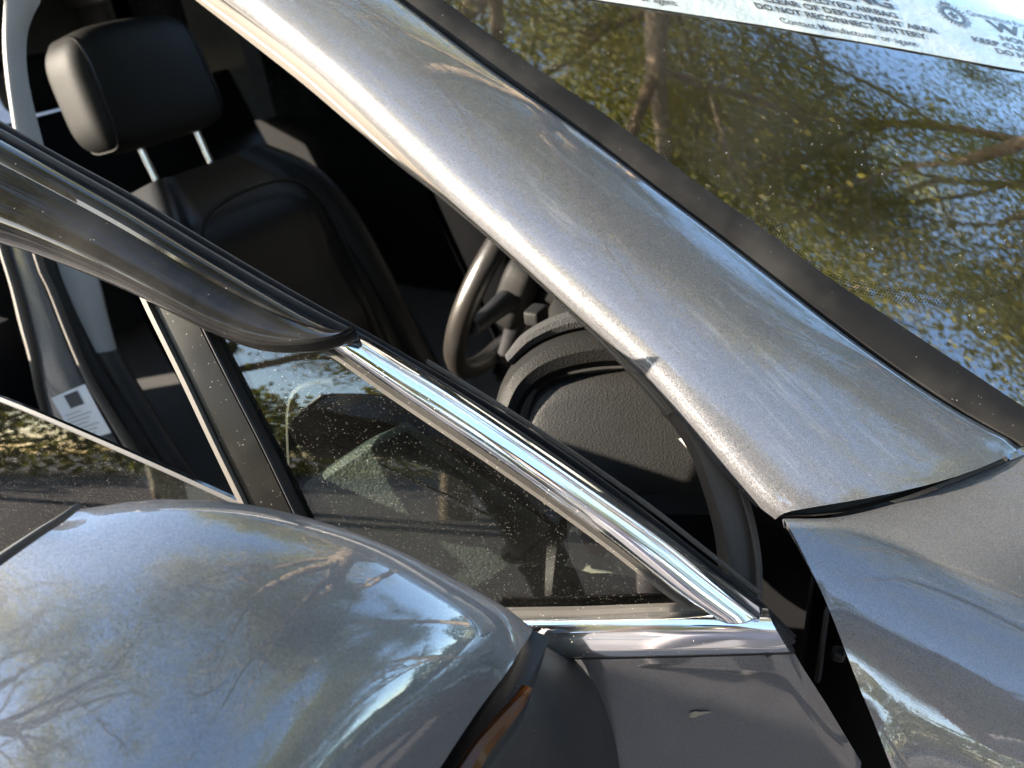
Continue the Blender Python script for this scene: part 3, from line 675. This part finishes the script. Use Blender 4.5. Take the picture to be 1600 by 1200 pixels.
# seats
def seat(x, lab=None):
    s = empty('front_seat', (x, -1.1, .5), car)
    return s
def seat_parts(x0, s, full=True):
    tl = math.radians(20)
    upv = A([0, -math.sin(tl), math.cos(tl)]); fv = A([0, math.cos(tl), math.sin(tl)])
    b0 = A([x0, -.98, .60])
    def SP(u, h, o): return b0+A([1, 0, 0])*u+upv*h+fv*o
    # squab profile with bolsters, height 0 .. .62
    us = np.linspace(-1, 1, 17); hs = np.linspace(0, 1, 12); G = []
    for h in hs:
        hw = .255*(1-.03*h) if h < .62 else .255*(1-.03*h)*(1-.42*((h-.62)/.38)**2.2)
        row = []
        for u in us:
            bol = .055*math.exp(-((abs(u)-.82)/.16)**2)*(1-.55*h)
            edge = -.06*max(0, abs(u)-.86)/.14
            crown = -.05*max(0, h-.88)/.12
            row.append(SP(u*hw, h*.66, .04+bol+edge+crown+.006*math.sin(h*18)*(abs(u) < .6)))
        G.append(row)
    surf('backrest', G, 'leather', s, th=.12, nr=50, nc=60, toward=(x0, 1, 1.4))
    # stitched panel line
    if full:
        pts = [SP(u, h, .062) for u, h in ((-.13, .20), (-.145, .40), (-.14, .52), (-.10, .575), (0, .59), (.10, .575), (.14, .52), (.145, .40), (.13, .20))]
        tube('seam', crs(pts, 40), .0035, 'leather_side', s, n=8)
        for sx in (-1, 1):
            tube('bolster_seam', crs([SP(sx*.165, .02, .075), SP(sx*.168, .2, .068), SP(sx*.165, .38, .058), SP(sx*.14, .55, .040)], 30), .0026, 'leather_side', s, n=6)
    # cushion
    G = [[A([x0, 0, 0])+A([u*.26, y, .56+.05*math.exp(-((abs(u)-.85)/.14)**2)-.08*max(0, abs(u)-.9)/.1 + .03*(y+1.0)])  for u in np.linspace(-1, 1, 15)] for y in (-1.02, -.9, -.75, -.6, -.5, -.46)]
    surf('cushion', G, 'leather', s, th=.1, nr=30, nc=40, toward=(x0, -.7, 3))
    # headrest and its two posts
    def hw_(p):
        x, y, z = p; return (x*(1-.10*(z+.1)/.2), y+.018*math.cos(x/.15*1.4)-.02, z)
    Rh = rotx(math.radians(10))
    hc_ = A([x0, -1.325, 1.355])
    rbox('headrest', hc_, (.285, .13, .205), 'leather_side', s, rot=Rh, e=.48, warp=hw_, nu=56, nv=30)
    spw = lambda v_, k_: math.copysign(abs(v_)**k_, v_)
    for sx in (-.8, .8):
        ring_ = []
        for q_ in np.linspace(0, 2*math.pi, 49):
            p_ = A([sx, .89*spw(math.cos(q_), .48), .89*spw(math.sin(q_), .48)])*A([.285, .13, .205])/2
            ring_.append(hc_+Rh @ A(hw_(p_)))
        tube('headrest_seam', ring_, .0022, 'leather', s, n=6, cap=False)
    for dx in (-.062, .062):
        tube('headrest_post', [hc_+A([dx, .018, -.06]), hc_+A([dx, .036, -.14]), hc_+A([dx, .05, -.20])], .0065, 'post_steel', s)
sA = seat(.43); seat_parts(.43, sA)
sB = seat(-.36); seat_parts(-.36, sB)
# rear bench
rb = empty('rear_bench', (0, 0, 0), car)
G = [[(x, -2.15-.25*h, .6+.6*h) for x in np.linspace(-.65, .65, 14)] for h in np.linspace(0, 1, 6)]
surf('backrest', G, 'leather', rb, th=.12, toward=(0, 2, 1.2))
for x in (-.42, 0, .42): rbox('headrest', (x, -2.43, 1.28), (.24, .10, .15), 'leather_side', rb, e=.45)

# B pillar: painted jamb, seals, upper and lower trims
bp = empty('centre_pillar', (0, 0, 0), car)
NB = A([.80, .58, .15]); NB /= np.linalg.norm(NB); PB = A([.80, -1.219, .93])
def Bq(px, py, o=0): return onplane(px, py, PB+NB*o, NB)
def bar(name, a, b, m, oa=0, ob=0, th=.01, pf=None, nseg=24):
    return pstrip(name, a, b, Bq, nseg, pf or [(0, -.002), (.1, .001), (.5, .003), (.9, .001), (1, -.002)], m, bp, th=th, oa=oa, ob=ob)
bar('jamb_paint', [(-30, 250), (5, 385), (30, 470), (45, 540), (62, 640), (110, 760), (170, 900)], [(20, 250), (52, 400), (85, 490), (112, 560), (152, 640), (215, 745), (300, 900)], 'grey_metallic_paint', 0, 0, .03)
bar('outer_seal', [(-42, 250), (-6, 380), (15, 450), (28, 505), (44, 560), (58, 625), (100, 760)], [(-34, 250), (4, 380), (26, 450), (42, 510), (54, 560), (64, 625), (104, 760)], 'trim_tan', .01, .01)
bar('door_aperture_seal', [(20, 250), (52, 400), (75, 455), (100, 520), (130, 590), (170, 660), (250, 790)], [(26, 250), (59, 400), (82, 455), (108, 520), (139, 590), (182, 660), (262, 790)], 'trim_tan', .008, .008)
bar('inner_seal', [(28, 250), (61, 400), (84, 455), (110, 520), (141, 590), (184, 660), (264, 790)], [(50, 250), (85, 400), (115, 480), (150, 555), (190, 620), (240, 700), (320, 820)], 'rubber', -.01, -.02)
bar('upper_trim', [(50, 250), (85, 400), (115, 480), (150, 552)], [(90, 250), (150, 430), (166, 490), (182, 546)], 'trim_grey', -.02, -.03)
bar('lower_trim', [(151, 552), (190, 620), (240, 700), (320, 820)], [(183, 546), (215, 600), (270, 690), (360, 820)], 'black_plastic', -.02, -.03)
bar('upper_trim', [(-40, -260), (-12, -60), (6, 0), (8, 40), (10, 80), (16, 140), (30, 250)], [(30, -260), (60, -60), (64, 0), (48, 35), (42, 80), (48, 140), (72, 240)], 'trim_grey', -.02, -.04)
# tyre placard
pl = bar('placard', [(80, 622), (93, 645), (106, 668), (119, 692)], [(133, 600), (146, 626), (160, 652), (174, 676)], 'sticker_white', .005, .005, .0008, [(0, 0), (1, 0)], 6)
def pq(u, v_): 
    a = A([80, 622])+(A([119, 692])-A([80, 622]))*v_; b = A([133, 600])+(A([174, 676])-A([133, 600]))*v_
    return a+(b-a)*u
vv = []; ff = []
def pquad(u0, v0, u1, v1):
    o = len(vv)
    for (u, v_) in ((u0, v0), (u1, v0), (u1, v1), (u0, v1)): vv.append(Bq(*pq(u, v_), .0058))
    ff.append((o, o+1, o+2, o+3))
for i, r_ in enumerate((.42, .50, .58, .66, .74, .82, .90)): pquad(.1, r_, .55+.35*((i*37) % 10)/10, r_+.02)
ink = mesh('placard_print', vv, ff, 'sticker_grey', bp, smooth=False)
vv = []; ff = []; pquad(.33, .05, .72, .33); mesh('placard_picture', vv, ff, 'sticker_ink', bp, smooth=False)

# cabin shell: roof, lining, far side, rear, floor
shell = empty('cabin_shell', (0, 0, 0), car)
rz = lambda x, y: 1.66-.10*(x/.7)**2-.05*((y+1.6)/1.1)**2
ytop = EDx[0][1]-.02
G = [[(x, y, rz(x, y)+.02) for x in np.linspace(.60, -.60, 14)] for y in np.linspace(ytop+.05, -3.1, 14)]
surf('roof', G, 'grey_metallic_paint', shell, th=.015, toward=(0, -1.5, 6), refine=False)
G = [[(x, y, rz(x, y)-.03) for x in np.linspace(.60, -.60, 14)] for y in np.linspace(ytop+.05, -3.1, 14)]
surf('roof_lining', G, 'headliner', shell, th=.015, toward=(0, -1.5, 0), refine=False)
# right roof rail, from the pillar back
tr = EDx[0]
rail = crs([tr, tr+A([-.015, -.25, .035]), A([.625, -1.6, 1.60]), A([.62, -2.3, 1.58]), A([.60, -3.1, 1.48])], 30)
tube('roof_rail', rail, .05, 'grey_metallic_paint', shell, n=14)
# far side: sills, window pillars
box('side_wall', (-.86, -3.1, .35), (-.80, -.1, 1.02), 'interior_black', shell)
box('floor', (-.8, -3.1, .32), (.8, 0.3, .36), 'carpet', shell)
for y0, y1 in ((-1.36, -1.18), (-2.55, -2.30), (-3.1, -2.95)): box('window_pillar', (-.80, y0, 1.02), (-.66, y1, 1.62), 'headliner', shell)
tube('roof_rail', crs([(-.70, .06, 1.10), (-.60, -.75, 1.50), (-.62, -1.6, 1.60), (-.60, -3.1, 1.48)], 30), .05, 'grey_metallic_paint', shell, n=12)
box('tailgate', (-.8, -3.2, .35), (.8, -3.1, 1.08), 'interior_black', shell)
for x0, x1 in ((-.78, -.62), (.62, .78)): box('rear_pillar', (x0, -3.2, 1.08), (x1, -2.95, 1.55), 'headliner', shell)
box('side_window', (-.735, -2.3, 1.02), (-.730, -.2, 1.56), 'darkened_glass', shell)
box('side_window', (-.735, -2.95, 1.02), (-.730, -2.55, 1.56), 'darkened_glass', shell)
box('tailgate_header', (-.8, -3.2, 1.29), (.8, -3.1, 1.56), 'headliner', shell)
box('firewall', (-.8, -.14, .35), (.74, -.08, .95), 'interior_black', shell)
box('rear_door_trim', (.80, -2.4, .35), (.86, -1.34, 1.06), 'interior_black', shell)
G = [[A([.93-.12*max(0, z-1.0), y, z]) for y in (-1.30, -1.6, -2.0, -2.5, -3.1)] for z in (.35, .6, .8, .95, 1.05)]
surf('rear_side_panel', G, 'grey_metallic_paint', shell, th=.02, toward=(4, -2, 1))
# bonnet
tt = T[-1]
G = [[A([x, .16+.24*(1-(x/.5)**2)+y, 1.135+.01*(1-(x/.5)**2)-.09*y*y-.02*y]) for x in np.linspace(.48, -.6, 14)] for y in (0, .15, .3, .5, .75, 1.0)]
surf('bonnet', G, 'grey_metallic_paint', shell, th=.012, toward=(0, .5, 6))
# guessed grained panel, its sunlit tone put in the colour, and a red-and-white patch
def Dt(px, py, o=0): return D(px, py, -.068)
pstrip('lit_grain_panel', [(470, 766), (520, 730), (570, 696), (600, 681), (627, 668)], [(560, 990), (640, 960), (740, 920), (800, 880), (856, 832)], Dt, 24,
       [(0, -.006), (.03, 0), (.3, .004), (.7, .004), (1, -.004)], 'grain_lit', door, th=.01)
tube('reflected_outline', [D(x, y, -.072) for x, y in crs([(462, 800), (455, 720), (453, 650), (462, 615), (490, 600), (560, 597), (640, 622), (720, 676), (800, 745), (850, 800)], 50)], .004, 'baked_brown', door, n=8)  # tube added for the outline of the reflected mirror head
tagp = pstrip('white_patch', [(888, 790), (886, 830), (890, 868), (882, 884)], [(905, 806), (950, 850), (1000, 888), (1030, 908)], lambda x, y, o: D(x, y, -.10), 12, [(0, 0), (.3, .004), (.6, -.003), (1, .002)], 'patch_white', door, th=.001)
pstrip('red_patch', [(902, 806), (904, 830), (912, 850), (926, 866)], [(915, 816), (938, 840), (950, 856), (944, 870)], lambda x, y, o: D(x, y, -.092), 12, [(0, 0), (.5, .002), (1, 0)], 'patch_red', door, th=.001)

# bird droppings on the paint
def blob(name, px, py, hit, r1_, r2_, ang_, parent):
    c0 = hit(px, py); e1 = hit(px+8, py)-c0; e1 /= np.linalg.norm(e1); e2 = hit(px, py+8)-c0; e2 -= e1*(e2 @ e1); e2 /= np.linalg.norm(e2); n_ = np.cross(e1, e2)
    if n_ @ (C-c0) < 0: n_ = -n_
    v = [c0+n_*.0012]; f = []
    for i in range(20):
        a = 2*math.pi*i/20; k = 1+.28*math.sin(3*a+1)+.15*math.sin(7*a)
        x = r1_*k*math.cos(a); y = r2_*k*math.sin(a)
        v.append(c0+e1*(x*math.cos(ang_)-y*math.sin(ang_))+e2*(x*math.sin(ang_)+y*math.cos(ang_))+n_*.0004)
    for i in range(20): f.append((0, 1+i, 1+(i+1) % 20))
    return mesh(name, v, f, 'dropping', parent)
blob('dirt_spot', 1090, 1115, lambda x, y: D(x, y, .001), .009, .0032, -.3, door)

# ------------------------------------------------------------------ warning tape on the windscreen
tp = tag(empty('warning_tape', (0, 0, 0)), 'white airbag warning tape with black lettering stuck across the windscreen', 'tape')
lowe = A([(600, -50), (800, -22), (940, 0), (1200, 40), (1400, 74), (1600, 111), (1800, 152), (2000, 198)])
def tpx(a, b):
    return A([a-75*b, np.interp(a, lowe[:, 0], lowe[:, 1])-b*(114-(a-1200)*15/400)])
def wr(a, b): return .00025*math.sin(a*.05+b*9)+.0006*max(0, math.sin(a*.021+1.3*math.sin(b*5)))**6
def TM(a, b, o): return Whit(*tpx(a, b), .0012+o+wr(a, b))
G = [[TM(a, b, 0) for a in np.linspace(660, 1960, 110)] for b in np.linspace(0, 1, 12)]
surf('tape_band', G, 'tape_white', tp, th=.0006, refine=False, toward=(1, 0, 4))
def text(name, s, cap_, ac, bc, half, bold=0.0):
    cu_ = bpy.data.curves.new(name, 'FONT'); cu_.body = s; cu_.size = 1.0; cu_.offset = bold; cu_.resolution_u = 3
    ob = bpy.data.objects.new(name, cu_); COL.objects.link(ob)
    dg_ = bpy.context.evaluated_depsgraph_get(); me = bpy.data.meshes.new_from_object(ob.evaluated_get(dg_))
    bpy.data.objects.remove(ob)
    q = A([v_.co[:] for v_ in me.vertices]); x0, x1 = q[:, 0].min(), q[:, 0].max()
    for v_ in me.vertices:
        v_.co = Vector(TM(ac+((v_.co.x-x0)/(x1-x0)*2-1)*half, bc+(v_.co.y-.36)/.72*cap_, .0006))
    me.materials.clear(); me.materials.append(MATS['print_black'])
    o = bpy.data.objects.new(name, me); COL.objects.link(o); put(o, tp); o['kind'] = 'stuff'
    return o
for k in (-1, 0, 1):
    cx = 1335+377*k
    text('lettering', 'WARNING', .165, cx, .735, 113, .03)
    text('lettering', 'NON-DEPLOYED AIRBAG', .085, cx, .545, 108, .026)
    text('lettering', 'KEEP CLEAR OF DEPLOYMENT AREA', .085, cx, .415, 161, .026)
    text('lettering', 'DO NOT RECONNECT BATTERY', .085, cx, .285, 134, .026)
    text('lettering', 'Contact Manufacturer or agent', .085, cx, .125, 107, .006)
    text('lettering', 'Queensland Fire', .08, cx-88, .885, 47, .006)
    ec = (cx-164, .77); vv = []; ff = []
    def E2(x, y): return TM(ec[0]+x*.86, ec[1]+y*.0068, .0006)
    def ring(r0, r1_, n_=40):
        o = len(vv)
        for i in range(n_):
            a_ = 2*math.pi*i/n_; vv.append(E2(r0*math.cos(a_), r0*math.sin(a_))); vv.append(E2(r1_*math.cos(a_), r1_*math.sin(a_)))
        for i in range(n_): j = (i+1) % n_; ff.append((o+2*i, o+2*i+1, o+2*j+1, o+2*j))
    ring(14.5, 20); ring(21, 21.8)
    for i in range(28):
        a_ = 2*math.pi*i/28; o = len(vv); r0, r1_ = 22.5, 29-2.5*(i % 2)
        for (r_, da) in ((r0, -.06), (r0, .06), (r1_, .03), (r1_, -.03)): vv.append(E2(r_*math.cos(a_+da), r_*math.sin(a_+da)))
        ff.append((o, o+1, o+2, o+3))
    for i in range(5):
        a_ = math.pi/2+2*math.pi/5*i; o = len(vv)
        for (r_, da) in ((2, -1.2), (9, -.25), (9, .25), (2, 1.2)): vv.append(E2(r_*math.cos(a_+da), r_*math.sin(a_+da)))
        ff.append((o, o+1, o+2, o+3))
    for i in range(5):
        o = len(vv); x = -8+4*i
        for (dx, dy) in ((-1.6, 24), (1.6, 24), (1.2, 31+2*(i % 2)), (-1.2, 31+2*(i % 2))): vv.append(E2(x+dx, dy))
        ff.append((o, o+1, o+2, o+3))
    tag(mesh('crest', vv, ff, 'print_black', tp, smooth=False), kind='stuff')

# ------------------------------------------------------------------ trees round the car
def tree(name, base, height, lean, seed, leafm, label, cat='tree', spread=1.0, leaves=90000, leaf=.06, low=.25, straight=False, rad0=None):
    r = np.random.default_rng(seed)
    root = tag(empty(name, tuple(base)), label, cat, 'trees round the car')
    V = []; F = []; tips = []
    def limb(p, d, L, rad, lev):
        k = 6 if lev < 2 else 4; pts = [A(p)]; dd = A(d); 
        for i in range(k):
            dd = dd+r.normal(size=3)*(.015 if straight and lev == 0 else .10+.05*lev)+A([0, 0, .05 if lev else .0]); dd /= np.linalg.norm(dd)
            pts.append(pts[-1]+dd*L/k)
        rr = np.linspace(rad, rad*.55, k+1)
        v_, f_ = tube('', pts, rr, None, None, n=8 if lev < 2 else 5, cap=False, build=False)
        o = len(V); V.extend(v_); F.extend([tuple(o+q for q in g) for g in f_])
        if lev == 3: tips.append((pts[2], pts[3], pts[2]))
        if lev >= 4 or rad < .009:
            tips.append((pts[-1], pts[-2], pts[len(pts)//2])); return
        nb = {0: 4, 1: 4, 2: 3, 3: 3}[lev]
        for b in range(nb):
            t = r.uniform(.85 if straight and lev == 0 else .45 if lev else .4, 1.0) if b < nb-1 else 1.0
            i = min(int(t*k), k); q = pts[i]
            ax = r.normal(size=3); ax -= dd*(ax @ dd); ax /= np.linalg.norm(ax)
            an = r.uniform(.45, .95) if b < nb-1 else r.uniform(.1, .35)
            nd = dd*math.cos(an)+ax*math.sin(an)*spread; nd[2] += .10; nd /= np.linalg.norm(nd)
            limb(q, nd, L*r.uniform(.58, .80), rr[i]*r.uniform(.55, .72), lev+1)
    limb((0, 0, -.1), A(lean)/np.linalg.norm(lean), height*(.5 if straight else .38), rad0 or height*.019, 0)
    tk = mesh('trunk', V, F, 'bark', None, auto=0); tk.parent = root
    # leaves
    cl = []
    for t3 in tips:
        for q in t3[:2]: cl.append(q)
    cl = A(cl); n_ = leaves
    idx = r.integers(0, len(cl), n_)
    size_c = r.uniform(.5, 1.3, len(cl))*height*.034
    pos = cl[idx]+r.normal(size=(n_, 3))*size_c[idx][:, None]*A([1, 1, .75])
    ax = r.normal(size=(n_, 3))+A([0, 0, -.7]); ax /= np.linalg.norm(ax, axis=1, keepdims=True)
    sd_ = np.cross(ax, r.normal(size=(n_, 3))); sd_ /= np.linalg.norm(sd_, axis=1, keepdims=True)
    Ls = leaf*r.uniform(.7, 1.5, n_)[:, None]; Ws = Ls*.30
    q = np.stack([pos, pos+ax*Ls*.5+sd_*Ws, pos+ax*Ls, pos+ax*Ls*.5-sd_*Ws], 1).reshape(-1, 3)
    me = bpy.data.meshes.new('crown'); me.vertices.add(4*n_); me.vertices.foreach_set('co', q.ravel())
    me.loops.add(4*n_); me.loops.foreach_set('vertex_index', np.arange(4*n_)); me.polygons.add(n_)
    me.polygons.foreach_set('loop_start', np.arange(n_)*4); me.polygons.foreach_set('loop_total', np.full(n_, 4))
    me.materials.append(MATS[leafm]); me.update(); me.validate()
    o = bpy.data.objects.new('crown', me); COL.objects.link(o); o.parent = root
    return root
L_ = [
 ('gum_tree', (-4.2, -2.2, 0), 16, (.42, .25, 1), 31, 'leaf_olive', 'tall overhanging gum tree close to the passenger side of the car', 1.25, 40000),
 ('gum_tree', (-5.6, 3.2, 0), 14, (.10, -.05, 1), 11, 'leaf_olive', 'tall olive gum tree mirrored in the middle of the windscreen', 1.15, 150000),
 ('gum_tree', (-4.6, 8.0, 0), 14, (.05, -.12, 1), 12, 'leaf_green', 'green gum tree mirrored in the lower corner of the windscreen', 1.1, 150000),
 ('gum_tree', (-7.2, -0.6, 0), 15, (.22, .0, 1), 13, 'leaf_olive', 'yellowish gum tree mirrored beside the top of the pillar', 1.15, 150000),
 ('gum_tree', (9.5, -2.6, 0), 10, (-.1, .05, 1), 14, 'leaf_green', 'spreading gum tree mirrored in the door mirror cap', 1.1, 90000),
 ('gum_tree', (12.0, -6.6, 0), 12, (0, 0, 1), 23, 'leaf_green', 'dense gum tree farther off on the driver side', 1.1, 90000),
 ('gum_tree', (9.0, 3.0, 0), 10, (-.05, .0, 1), 15, 'leaf_olive', 'leafy gum tree mirrored in the front fender', 1.1, 90000),
 ('gum_tree', (0.6, 9.0, 0), 10, (0, -.05, 1), 27, 'leaf_olive', 'low bushy gum tree straight ahead of the car', 1.2, 70000),
 ('gum_tree', (7.4, 0.4, 0), 9, (.05, 0, 1), 29, 'leaf_olive', 'low gum tree straight out from the driver side', 1.15, 70000),
 ('gum_tree', (5.5, 8.0, 0), 11, (-.1, -.1, 1), 18, 'leaf_green', 'broad gum tree ahead of the car on the driver side', 1.1, 90000),
 ('gum_tree', (2.0, -11.5, 0), 10, (-.05, .1, 1), 17, 'leaf_olive', 'sparse gum tree behind the car on the driver side', 1.1, 90000),
 ('gum_tree', (-8.0, -7.0, 0), 11, (.0, .1, 1), 19, 'leaf_green', 'dark gum tree behind the car on the passenger side', 1.1, 90000),
]
tree('gum_tree', (5.88, -5.48, 0), 11, (0, 0, 1), 21, 'leaf_olive', 'straight thick trunked gum tree added out of view to shade the front fender', spread=1.0, leaves=60000, straight=True, rad0=.46)  # unseen trunk added, placed and thickened to shade fender and mirror
for q in L_: tree(*q[:7], spread=q[7], leaves=q[8] if len(q) > 8 else 90000, leaf=.056 if len(q) > 8 and q[8] == 150000 else .06)

# far belt of bush that closes the horizon
r = np.random.default_rng(5); n_ = 110000
az = r.uniform(0, 2*math.pi, n_); R_ = r.uniform(20, 30, n_)
top = 4.6+1.5*np.sin(az*5+1)+1.0*np.sin(az*13)+.8*np.sin(az*29)
z = top*r.uniform(0, 1, n_)**.8
pos = np.stack([R_*np.cos(az), R_*np.sin(az), z], 1)
ax = r.normal(size=(n_, 3)); ax /= np.linalg.norm(ax, axis=1, keepdims=True)
sd_ = np.cross(ax, r.normal(size=(n_, 3))); sd_ /= np.linalg.norm(sd_, axis=1, keepdims=True)
Ls = r.uniform(.15, .45, n_)[:, None]; Ws = Ls*.32
q = np.stack([pos, pos+ax*Ls*.5+sd_*Ws, pos+ax*Ls, pos+ax*Ls*.5-sd_*Ws], 1).reshape(-1, 3)
me = bpy.data.meshes.new('bush_belt'); me.vertices.add(4*n_); me.vertices.foreach_set('co', q.ravel())
me.loops.add(4*n_); me.loops.foreach_set('vertex_index', np.arange(4*n_)); me.polygons.add(n_)
me.polygons.foreach_set('loop_start', np.arange(n_)*4); me.polygons.foreach_set('loop_total', np.full(n_, 4))
me.materials.append(MATS['leaf_dark']); me.update(); me.validate()
o = bpy.data.objects.new('bush_belt', me); COL.objects.link(o)
tag(o, 'far belt of green bushes standing round the parking place', 'bushes', kind='stuff')

# ------------------------------------------------------------------ the person holding the phone (mirrored in paint and chrome)
simple('skin', (0.42, 0.24, 0.17), 0.5, var=0.08)
simple('shirt', (0.36, 0.33, 0.37), 0.9, grain=(900, 0.4, 0.001))
simple('trousers', (0.30, 0.27, 0.28), 0.9)
simple('shoe', (0.03, 0.03, 0.03), 0.6)
simple('hair', (0.05, 0.03, 0.02), 0.6)
pf = A([-.829, -.559, 0]); pr = A([-.559, .829, 0]); PB_ = A([C[0], C[1], 0])-pf*.54
def pp(r_, f_, z_): return PB_+pr*r_+pf*f_+ZZ*z_
sv = []; se = []; sr_ = []
def joint(p, rad, par=None):
    sv.append(tuple(p)); sr_.append(rad if isinstance(rad, tuple) else (rad, rad))
    if par is not None: se.append((par, len(sv)-1))
    return len(sv)-1
pelvis = joint(pp(0, 0, .95), (.165, .115))
waist = joint(pp(0, .01, 1.10), (.145, .10), pelvis)
chest = joint(pp(0, .02, 1.30), (.165, .11), waist)
nb = joint(pp(0, .02, 1.45), (.075, .065), chest)
nk = joint(pp(0, .04, 1.52), (.055, .055), nb)
h1 = joint(pp(0, .07, 1.59), (.07, .085), nk)
h2 = joint(pp(0, .06, 1.66), (.075, .095), h1)
h3 = joint(pp(0, .05, 1.72), (.055, .07), h2)
joint(pp(0, .155, 1.60), (.010, .010), h1)
for sg in (-1, 1):
    sh = joint(pp(.17*sg, .02, 1.41), (.062, .062), chest)
    el = joint(pp(.25*sg, .10, 1.16), (.043, .043), sh)
    fo_ = joint(pp(.19*sg, .30, 1.32), (.038, .038), el)
    wr_ = joint(pp(.125*sg, .44, 1.45), (.027, .027), fo_)
    pa = joint(pp(.105*sg, .50, 1.49), (.034, .022), wr_)
    for k, (dr, df, dz, ln_) in enumerate(((.0, .03, .045, 1.0), (.004, .036, .022, 1.08), (.006, .036, .0, 1.0), (.004, .03, -.022, .85))):
        b0_ = joint(pp((.100+dr)*sg, .50+df*.5, 1.495+dz), .0095, pa)
        b1_ = joint(pp((.098+dr)*sg, .50+df+.012*ln_, 1.498+dz*1.15), .0085, b0_)
        joint(pp((.072+dr)*sg, .50+df+.020*ln_, 1.500+dz*1.2), .0075, b1_)
    t1 = joint(pp(.085*sg, .49, 1.475), .011, pa); t2 = joint(pp(.058*sg, .505, 1.495), .010, t1); joint(pp(.035*sg, .512, 1.512), .0085, t2)
    hp = joint(pp(.09*sg, 0, .88), (.085, .09), pelvis)
    kn = joint(pp(.10*sg, .03, .50), (.058, .062), hp)
    cf = joint(pp(.105*sg, .0, .30), (.052, .055), kn)
    an_ = joint(pp(.11*sg, -.02, .09), (.040, .042), cf)
    ft = joint(pp(.12*sg, .06, .045), (.042, .038), an_)
    joint(pp(.13*sg, .16, .035), (.040, .030), ft)
me = bpy.data.meshes.new('body'); me.from_pydata(sv, se, [])
ob = bpy.data.objects.new('body', me); COL.objects.link(ob)
md = ob.modifiers.new('skin', 'SKIN'); md.use_smooth_shade = True
sk = me.skin_vertices[0].data
for i, rr_ in enumerate(sr_): sk[i].radius = rr_; sk[i].use_root = (i == 0)
sb_ = ob.modifiers.new('sub', 'SUBSURF'); sb_.levels = 2; sb_.render_levels = 2
bm_ = bpy.data.meshes.new_from_object(ob.evaluated_get(bpy.context.evaluated_depsgraph_get()))
bpy.data.objects.remove(ob)
person = tag(empty('person', tuple(PB_)), 'person in a grey shirt and dark trousers holding up a phone, mirrored in the door', 'person')
body = bpy.data.objects.new('body', bm_); COL.objects.link(body); put(body, person)
bm_.materials.clear()
for m_ in ('skin', 'shirt', 'trousers', 'shoe'): bm_.materials.append(MATS[m_])
for p_ in bm_.polygons:
    c_ = A(p_.center); q_ = c_-PB_; f_ = q_ @ pf; z_ = c_[2]
    p_.material_index = 3 if z_ < .085 else 2 if z_ < .95 else (0 if (z_ > 1.49 and f_ < .3) or f_ > .17 else 1)
    p_.use_smooth = True
def hw2(p): return (p[0], p[1], p[2] if p[2] > -.01 else p[2]*.5)
rbox('hair', pp(0, .025, 1.685), (.175, .215, .20), 'hair', person, rot=A([pr, pf, ZZ]).T, e=.9, warp=hw2)
ph = tag(empty('phone', tuple(C-fw*.02)), 'dark flat phone held up in both hands beside the car', 'phone')
pc = C-fw*.0085+rt*.045-up*.012
vv = [pc+rt*a+up*b+fw*c for a in (-.074, .074) for b in (-.036, .036) for c in (-.004, .004)]
o = mesh('phone_body', vv, [(0, 1, 3, 2), (4, 6, 7, 5), (0, 4, 5, 1), (2, 3, 7, 6), (0, 2, 6, 4), (1, 5, 7, 3)], 'black_gloss', ph, smooth=False)
bv = o.modifiers.new('bevel', 'BEVEL'); bv.width = .003; bv.segments = 2
